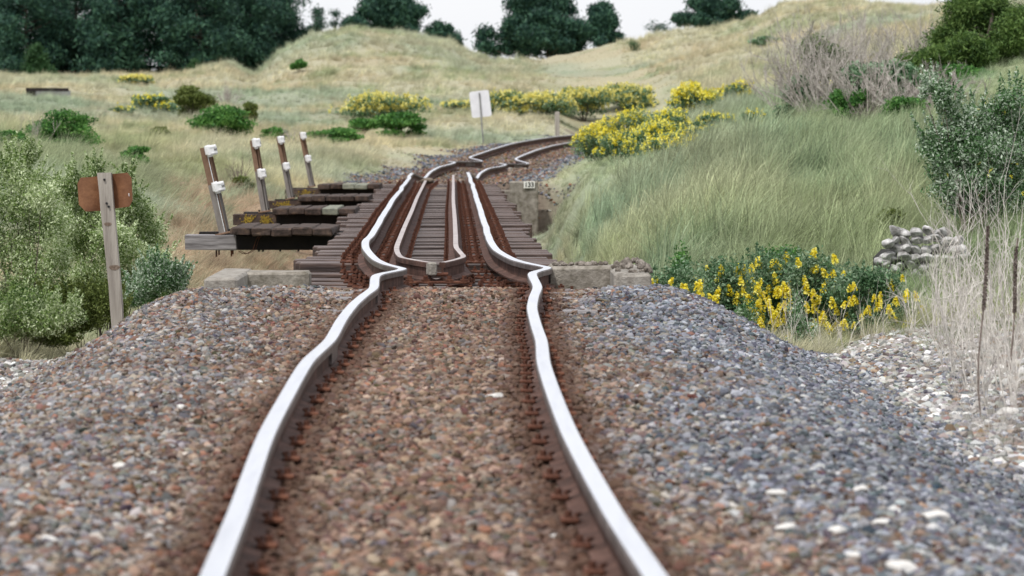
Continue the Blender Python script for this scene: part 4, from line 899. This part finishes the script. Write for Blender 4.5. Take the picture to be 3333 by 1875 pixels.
# --- distant lupins --------------------------------------------------
lu = [(980, 308, 195, 235, 230, 'pale', 'wide lupin bush left of the white sign'), (1150, 280, 80, 252, 60, 'pale', 'small lupin bush immediately left of the white sign'), (1270, 288, 110, 226, 130, 'pale', 'lupin bush immediately right of the white sign'), (1370, 298, 130, 226, 170, 'pale', 'lupin bush in the middle of the row above the far rails'),
      (1470, 305, 130, 216, 190, 'pale', 'lupin bush right of centre in the row, above the grey fence post'), (1580, 275, 140, 210, 150, 'pale', 'lupin bush highest at the right of the far row'), (1755, 290, 110, 210, 170, 'gold', 'upright golden lupin bush on the bank below the seedling'), (1845, 255, 80, 205, 80, 'gold', 'small lupin bush at the right of the upright golden one'),
      (335, 216, 90, 190, 110, 'pale', 'far yellow flowering bush before the pine wood'), (385, 282, 100, 236, 45, 'gold', 'sparse lupin bush beside the olive shrub on the left'), (310, 285, 50, 268, 14, 'gold', 'few yellow flower heads left of the sparse lupin bush')]
for i, (x, yb, w_, yt, nf, c_, lb) in enumerate(lu):
    p = hit(x, yb, 84); D_ = p[1]; root, L_b, W_, h_ = shrub('lupin_bush', lb, 'shrub', x, D_, w_*1.35, yt, M['lupin'], .00045*D_, 5000, 500+i, 'yellow lupin bushes beyond the bridge', nl=14)
    blossoms(root, L_b, int(nf*2.1), M['goldpale' if c_ == 'pale' else 'gold'], 520+i, size=.00042*D_, h=.14)
near_l = [(1510, 72, 110, 283, 330, 'dense golden lupin bush overhanging the far end of the rails'), (1600, 72, 120, 272, 260, 'golden lupin bush right of the one over the rails'), (1690, 70, 120, 268, 220, 'golden lupin bush in the middle of the bank row'), (1755, 62, 150, 318, 150, 'lower golden lupin bush on the bank above the long grass'),
          (1800, 66, 90, 282, 90, 'lupin bush with bright clear spikes at the right of the bank row'), (1900, 62, 80, 278, 50, 'small loose lupin bush farthest right in the bank row'), (2050, 58, 130, 208, 40, 'scattered lupin flowers under the dead thicket'),
          (1560, 60, 130, 330, 170, 'golden lupin bush just right of where the rails vanish, second row'), (1700, 58, 150, 345, 190, 'golden lupin bush lower on the bank, middle of the slope'), (1780, 57, 130, 368, 120, 'lowest golden lupin bush on the bank with green below its flowers'), (1930, 64, 90, 290, 60, 'thin lupin bush trailing right from the bank row'), (1650, 64, 150, 300, 200, 'dense lupin bush in the heart of the golden bank patch')]
for i, (x, D_, w_, yt, nf, lb) in enumerate(near_l):
    root, L_b, W_, h_ = shrub('lupin_bush', lb, 'shrub', x, D_, w_*1.35, yt, M['lupin'], .024, 6000, 540+i, 'golden lupin bushes on the right bank', nl=13)
    blossoms(root, L_b, int(nf*.95), M['gold'], 560+i, size=.026, h=.09)
# --- near lupins with separate flower spikes ------------------------
sp = [spike_mesh(k, None, .068+.012*(k % 3), .023) for k in range(4)]; spm = []
for k, (V, F, A) in enumerate(sp):
    o = mesh_obj('flower_spike', V, F, M['gold'], attr={'v': A}); spm.append(o.data); bpy.data.objects.remove(o)
nl_ = [(1690, 26.6, 250, 642, 48, 'leftmost of the near lupin bushes, touching the concrete block'), (1830, 27.6, 230, 640, 52, 'near lupin bush second from the concrete block, thick with spikes'), (1950, 28.4, 240, 618, 44, 'tallest near lupin bush, dark leaved in the middle'),
       (2060, 28.0, 220, 622, 38, 'near lupin bush with tall spikes left of the stone wall'), (2190, 27.6, 230, 655, 24, 'near lupin bush with few spikes just below the stone wall')]
for i, (x, D_, w_, yt, nf, lb) in enumerate(nl_):
    root, L_b, W_, h_ = shrub('lupin_bush', lb, 'shrub', x, D_, w_, yt, M['lupin'], .0155, 13000, 580+i, 'near lupin bushes below the right bank', nl=16, stem='twig_dark', sprig=(50, .1, .012, 30))
    rg = np.random.default_rng(600+i)
    for k in range(int(nf*1.35)):
        u = rg.uniform(-.56, .56); f = rg.uniform(.22, 1.02); q = max(0, 1-(abs(u)/.6)**2.4); p = np.array([u*W_, -W_*.36*math.sqrt(max(0, 1-f*f*.9))*q**.5+rg.normal(0, .03), h_*f*q**.5*.93])
        o = bpy.data.objects.new('flower_spike', spm[rg.integers(4)]); C.objects.link(o); o.parent = root; o.location = p-[0, 0, .03]; o.rotation_euler = (rg.normal(0, .2), rg.normal(0, .2), rg.uniform(0, 6)); s_ = rg.uniform(.75, 1.2); o.scale = (s_, s_, s_)
shrub('grey_green_shrub', 'silvery green low shrub in front of the near lupins', 'shrub', 1880, 26.3, 110, 712, M['silver'], .013, 3500, 610, nl=8)
shrub('grey_green_shrub', 'small silvery shrub at the right front of the near lupins', 'shrub', 2010, 26.6, 90, 735, M['silver'], .012, 2500, 611, nl=8)
shrub('green_shrub', 'bright yellow green shrub below the stone wall', 'shrub', 2220, 28.5, 130, 690, M['olive'], .014, 6000, 612, 'shrubs at the foot of the stone wall', nl=10)
shrub('green_shrub', 'deep green shrub between the bank grass and the near lupins', 'shrub', 1960, 31, 150, 610, M['green'], .018, 5000, 613, 'shrubs at the foot of the stone wall', nl=10)
shrub('green_shrub', 'dark green patch of shrub in the long grass near the concrete block', 'shrub', 1700, 33, 90, 590, M['green'], .02, 2500, 614, 'shrubs at the foot of the stone wall', nl=8)
for i, (x, D_, yt, w_, mk, lb) in enumerate([(1790, 45, 470, 90, 'olive', 'small olive shrub in the middle of the long grass bank'), (1860, 50, 395, 110, 'green', 'low green patch of shrub below the golden lupins'), (2000, 44, 400, 150, 'olive', 'brown olive scrub on the grassy bank left of the silver bush'), (2150, 46, 330, 140, 'green', 'pale green weedy shrub on the upper bank'), (2080, 38, 520, 120, 'olive', 'dull scrub above the tallest near lupin bush'), (2250, 36, 520, 110, 'olive', 'brown green scrub hanging over the top of the stone wall')]):
    shrub('bank_shrub', lb, 'shrub', x, D_, w_, yt, M[mk], .022, 2600, 650+i, 'low scrub on the grassy bank', nl=9, lr=.4)
# --- silver bush on the right ---------------------------------------
def sb(lbl, x, D_, w_, yt, n, seed, lobes_px):
    px = X(x, D_); gz = float(H(px, D_)); s = K*D_/FPX; rg = np.random.default_rng(seed)
    L = [((a-x)*s, rg.normal(0, .10), Z(b, D_)-gz, c*s, c*s*.7, d*s) for a, b, c, d in lobes_px]
    return shrub('silver_bush', lbl, 'bush', x, D_, w_, yt, M['silver'], .019, n, seed, lobes=L, stem='twig_dark', group='silver leaved bushes at the right edge', asp=.4, sprig=(170, .26, .018, 70))
r1, L1, _, _ = sb('tall silver leaved bush with a raised branch at the right edge', 2450, 34.5, 300, 200, 46000, 620, [(2450, 300, 60, 42), (2520, 290, 60, 50), (2400, 330, 55, 34), (2365, 250, 20, 22), (2348, 222, 9, 18), (2385, 275, 30, 20), (2320, 238, 14, 6), (2480, 370, 90, 50), (2420, 400, 70, 40), (2540, 420, 70, 50), (2460, 450, 80, 40), (2375, 430, 40, 28), (2520, 500, 80, 50), (2430, 510, 50, 36), (2590, 340, 50, 60), (2470, 330, 90, 60), (2400, 380, 80, 50), (2540, 360, 80, 70), (2350, 360, 40, 30), (2450, 470, 110, 60), (2540, 250, 50, 30)])
blossoms(r1, [L1[k] for k in (9, 10, 12, 1, 15)], 60, M['gold'], 621, size=.014, h=.03)
# --- white flecked bushes at left -----------------------------------
def wb(lbl, x, D_, w_, yt, n, seed, lp, mk='willow', leaf=.0125):
    px = X(x, D_); gz = float(H(px, D_)); s = K*D_/FPX; rg = np.random.default_rng(seed)
    L = [((a-x)*s, rg.normal(0, .15), max(.02, Z(b, D_)-gz), c*s, c*s*.9, d*s) for a, b, c, d in lp]
    return shrub('willow_bush', lbl, 'bush', x, D_, w_, yt, M[mk], leaf, n, seed, lobes=L, stem='bark', group='leafy bushes behind the board sign', asp=.42, up=.5, sprig=(150, .16, .013, 60))
wb('large white flecked bush at the left edge behind the ballast', 60, 25.6, 260, 380, 46000, 630, [(15, 430, 45, 40), (70, 450, 50, 40), (125, 485, 50, 40), (40, 510, 70, 50), (110, 560, 70, 55), (30, 620, 70, 55), (90, 680, 70, 50), (40, 740, 80, 45), (120, 750, 60, 40), (-60, 600, 80, 180), (150, 640, 40, 50), (60, 800, 90, 40), (20, 845, 90, 30), (130, 830, 80, 30), (20, 400, 22, 22), (90, 405, 14, 24)])
wb('pale leafy bush directly behind the board sign post', 270, 27.0, 260, 395, 50000, 631, [(215, 460, 40, 30), (265, 485, 50, 34), (200, 520, 50, 50), (320, 500, 40, 36), (340, 530, 50, 45), (250, 560, 70, 55), (370, 590, 45, 40), (190, 610, 50, 50), (300, 630, 70, 45), (390, 650, 40, 35), (230, 690, 60, 45), (330, 710, 60, 35), (400, 740, 50, 35), (300, 600, 60, 50), (160, 470, 40, 40), (150, 560, 50, 50), (190, 445, 16, 26), (330, 455, 12, 22), (240, 440, 12, 22)])
wb('low leafy growth at the left edge where the bush meets the gravel', 60, 24.3, 200, 760, 16000, 634, [(0, 800, 60, 40), (60, 810, 60, 36), (120, 800, 60, 36), (170, 790, 50, 30), (30, 770, 60, 40), (-50, 800, 60, 40), (90, 780, 50, 30)])
wb('low soft grey green bush right of the sign post by the ballast edge', 420, 25.8, 110, 640, 9000, 632, [(400, 690, 40, 35), (435, 700, 34, 30), (370, 720, 40, 28), (450, 725, 20, 20), (340, 745, 40, 20)], mk='silver', leaf=.012)
wb('shaded olive undergrowth left of the sign post foot', 220, 24.9, 160, 700, 18000, 633, [(170, 760, 60, 34), (240, 750, 50, 34), (290, 760, 40, 26), (200, 800, 70, 30), (110, 810, 60, 30), (150, 840, 60, 20), (290, 790, 30, 22)], mk='olive', leaf=.012)
for i, (x, D_, yt, W, lb) in enumerate([(230, 25.8, 545, .5, 'bent grey branch in the bush left of the board sign post'), (40, 24.6, 590, .5, 'long grey branches across the left edge bush'), (330, 25.6, 640, .35, 'dead grey twigs right of the board sign post')]):
    twiggy('dead_branch', lb, 'branch', x, D_+.3, yt, W, 640+i, M['bark'], n=3, rad=.004, depth=2, spread=.5, kids_=2)
# --- dry stems in right foreground ----------------------------------
dw = [(2300, 26.5, 700), (2345, 25.5, 560), (2385, 24.5, 500), (2420, 25.5, 470), (2450, 23.5, 480), (2490, 24.5, 440), (2530, 23, 450), (2565, 24, 430), (2400, 21.5, 620), (2440, 20, 690), (2480, 19, 720), (2520, 20, 640), (2560, 18.5, 640), (2380, 22.5, 720), (2600, 20, 500), (2430, 26.5, 520), (2500, 26, 480)]
for i, (x, D_, yt) in enumerate(dw):
    lb = ['pale branching dead weed at the %s of the dry clump' % a for a in ('far left tip', 'left edge', 'upper left', 'upper middle', 'middle', 'top middle', 'top right', 'upper right edge', 'lower left', 'lower middle', 'foot', 'lower right', 'bottom right', 'front left', 'outermost right', 'back middle', 'back right')][i]
    twiggy('dead_weed', lb, 'weed', x, D_, yt, .34, 700+i, M['twig2'], n=7, rad=.0040, depth=3, spread=.4, group='dead weeds at the right edge', kids_=2)
for i, (x, D_, yt, n_, lb) in enumerate([(2470, 18.0, 560, 0, 'tall dark dried flower stalk, the left one of the pair at the right edge'), (2548, 19.2, 590, 0, 'dark dried flower stalk nearest the right edge of the photo')]):
    px = X(x, D_); gz = float(H(px, D_)); hh = Z(yt, D_)-gz; root = thing('dried_stalk', lb, 'stalk', (px, D_, gz-.02), 'dark dried stalks'); rg = np.random.default_rng(i)
    m = MB(); lx = [.06*f-.10*f*f+.012*math.sin(7*f+i) for f in np.linspace(0, 1, 12)]; m.tube([(-lx[k], 0, hh*k/11) for k in range(12)], [.0055]*12, 6); m.build('stem', M['twig_dark'], root)
    c = []; 
    for k in range(900): f = 1-.42*rg.random()**1.3 if i == 0 else rg.uniform(.55, .95); a = rg.uniform(0, 6.28); r = .009*(.45+.55*math.sin(min(1, (1.02-f)*5)*1.57))*rg.uniform(.7, 1.1); c.append((-np.interp(f*11, range(12), lx)+r*math.cos(a), r*math.sin(a), hh*f))
    V, F, A = leaves(rg, np.array(c), None, .007, .3, .7); mesh_obj('seed_head', V, F, M['twig_dark'], root, attr={'v': A})
for i, (x, D_, yt) in enumerate([(1985, 25.0, 700), (2075, 24.6, 715), (2120, 25.2, 730), (2200, 25.6, 660), (1945, 25.4, 690)]):
    twiggy('dead_weed', ['thin grey dead weed before the near lupins, left of the pair', 'forked pale stems between lupins and stone wall', 'short pale stems on the gravel edge below the lupins', 'feathery grey weed in front of the stone wall', 'dark thin weed stems before the tallest near lupin bush'][i], 'weed', x, D_, yt, .25, 730+i, M['twig2'], n=4, rad=.0022, depth=2, spread=.3, group='thin weeds on the gravel edge', kids_=2)
# short near grass as stuff
def short_grass():
    rng = np.random.default_rng(12); n = 1300; y = rng.uniform(16, 29, n); x = rng.uniform(2.3, 6.0, n)+cx(y)*0+.0
    xd = x/y*8553+1288; b, g_, _ = zones(x, y)
    pr = sm(1950, 2100, xd)*(sm(25.2, 26.8, y)) + sm(2290, 2440, xd+(y-20)*8)*.9
    keep = (rng.random(n) < pr) & (np.abs(x) < .18*y+.5) & (b < .3); x, y, xd = x[keep], y[keep], xd[keep]; n = len(x)
    c = np.where((rng.random(n) < .45*(y > 24)+.04)[:, None], np.array([.2, .28, .08]), np.array([.5, .46, .41]))*rng.uniform(.75, 1.25, (n, 1))
    s = rng.uniform(.25, .6, n); src = [tuft(90+k, 40, .38, .22, .15, .0035, M['grass'], .35) for k in range(4)]
    rot = np.zeros((n, 3)); rot[:, 2] = rng.uniform(0, 6.28, n)
    instancer('short_dry_grass', np.stack([x, y, H(x, y)], 1), rot, np.stack([s, s, s], 1), c, rng.integers(0, 4, n), src, 'short wispy dry grass with green blades along the right gravel edge', 'grass')
short_grass()

# --- stone wall ------------------------------------------------------
DW_ = 31.0; rg = np.random.default_rng(88)
wx0, wx1 = X(2195, DW_), X(2420, DW_); zt, zb_ = Z(575, DW_), Z(722, DW_)
sw = thing('stone_wall', 'stacked wall of rounded pale grey stones behind the dry weeds', 'wall', ((wx0+wx1)/2, DW_, zb_))
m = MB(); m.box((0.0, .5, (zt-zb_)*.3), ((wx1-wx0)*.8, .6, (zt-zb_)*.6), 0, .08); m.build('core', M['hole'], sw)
st0 = stone_mesh(56, M['wall_stone'], .8, sub=3); vs = np.array([v.co[:] for v in st0.data.vertices]); fs = [tuple(p.vertices) for p in st0.data.polygons]; bpy.data.objects.remove(st0)
m = MB(); rowh = .078; nrw = int((zt-zb_)/rowh)
for r_ in range(nrw+1):
    xx = -(wx1-wx0)/2+rg.uniform(0, .06)+(.02*abs(r_-nrw*.5))
    while xx < (wx1-wx0)/2:
        w_ = rg.uniform(.038, .072); edge = math.sqrt(max(0, 1-(abs(xx)/((wx1-wx0)*.56))**3))
        if r_*rowh > (zt-zb_)*edge: xx += w_*1.6; continue
        zc = r_*rowh+rg.normal(0, .018)-(.25*max(0, (-(wx1-wx0)/2+.12-xx))) 
        A_ = roty(rg.normal(.2, .35))@rotz(rg.normal(0, .5)); V_ = (vs*np.array([w_*1.02, .09, rowh*.86])*rg.uniform(.85, 1.12, 3))@A_.T; m.add(V_+np.array([xx+w_, .1+rg.normal(0, .025), zc+.03]), fs); xx += w_*1.6
sto = m.build('stones', M['wall_stone'], sw, smooth=True)

# --- white stones scattered on the ballast ---------------------------
wsn = [(458, 1022, 24, 'white stone left of the left rail, with a dark one beside it'), (835, 1018, 22, 'pale stone beside the inner foot of the left rail'), (1246, 998, 46, 'long white stone near the right rail between the rails'), (1400, 1352, 40, 'white elongated stone low between the rails by the right rail'),
       (300, 1171, 30, 'round white stone on the left ballast, half way down'), (655, 960, 18, 'small pale stone just outside the left rail'), (1783, 1181, 24, 'small white stone right of the right rail'), (1978, 1326, 52, 'elongated white stone on the lower right ballast'), (2108, 1332, 46, 'white and tan stone right of the elongated one'),
       (2352, 1300, 64, 'large flat white stone on the lower right ballast'), (2270, 1424, 74, 'largest white stone at the bottom right'), (1954, 1240, 44, 'off white oblong stone above the elongated one'), (2165, 1230, 36, 'cream angular stone in mid right ballast'), (2218, 1313, 40, 'pale stone just left of the large flat white one'), (2145, 1395, 34, 'round cream stone above left of the largest one'), (125, 1355, 40, 'flat pale stone at the lower left'),
       (2536, 1040, 60, 'flat cream stone at the foot of the dry weeds on the right edge')]
for i, (x, y, w_, lb) in enumerate(wsn):
    p = None
    for D in np.linspace(7, 24, 1500):
        q = P(x*K, y*K, D)
        if q[2] <= H(q[0], D)+.02: p = q; break
    r = w_*K*p[1]/FPX/2*1.15; o = stone_mesh(900+i, M['stone_w'], .62, sub=3, name='white_stone'); o.data.polygons.foreach_set('use_smooth', [True]*len(o.data.polygons))
    o.location = (p[0], p[1], p[2]-.002); o.scale = (r, r*1.1, r*.75); o.rotation_euler = (0.1, .1, i*1.3); tag(o, lb, 'stone', 'white stones on the ballast')
print('objects', len(bpy.data.objects))
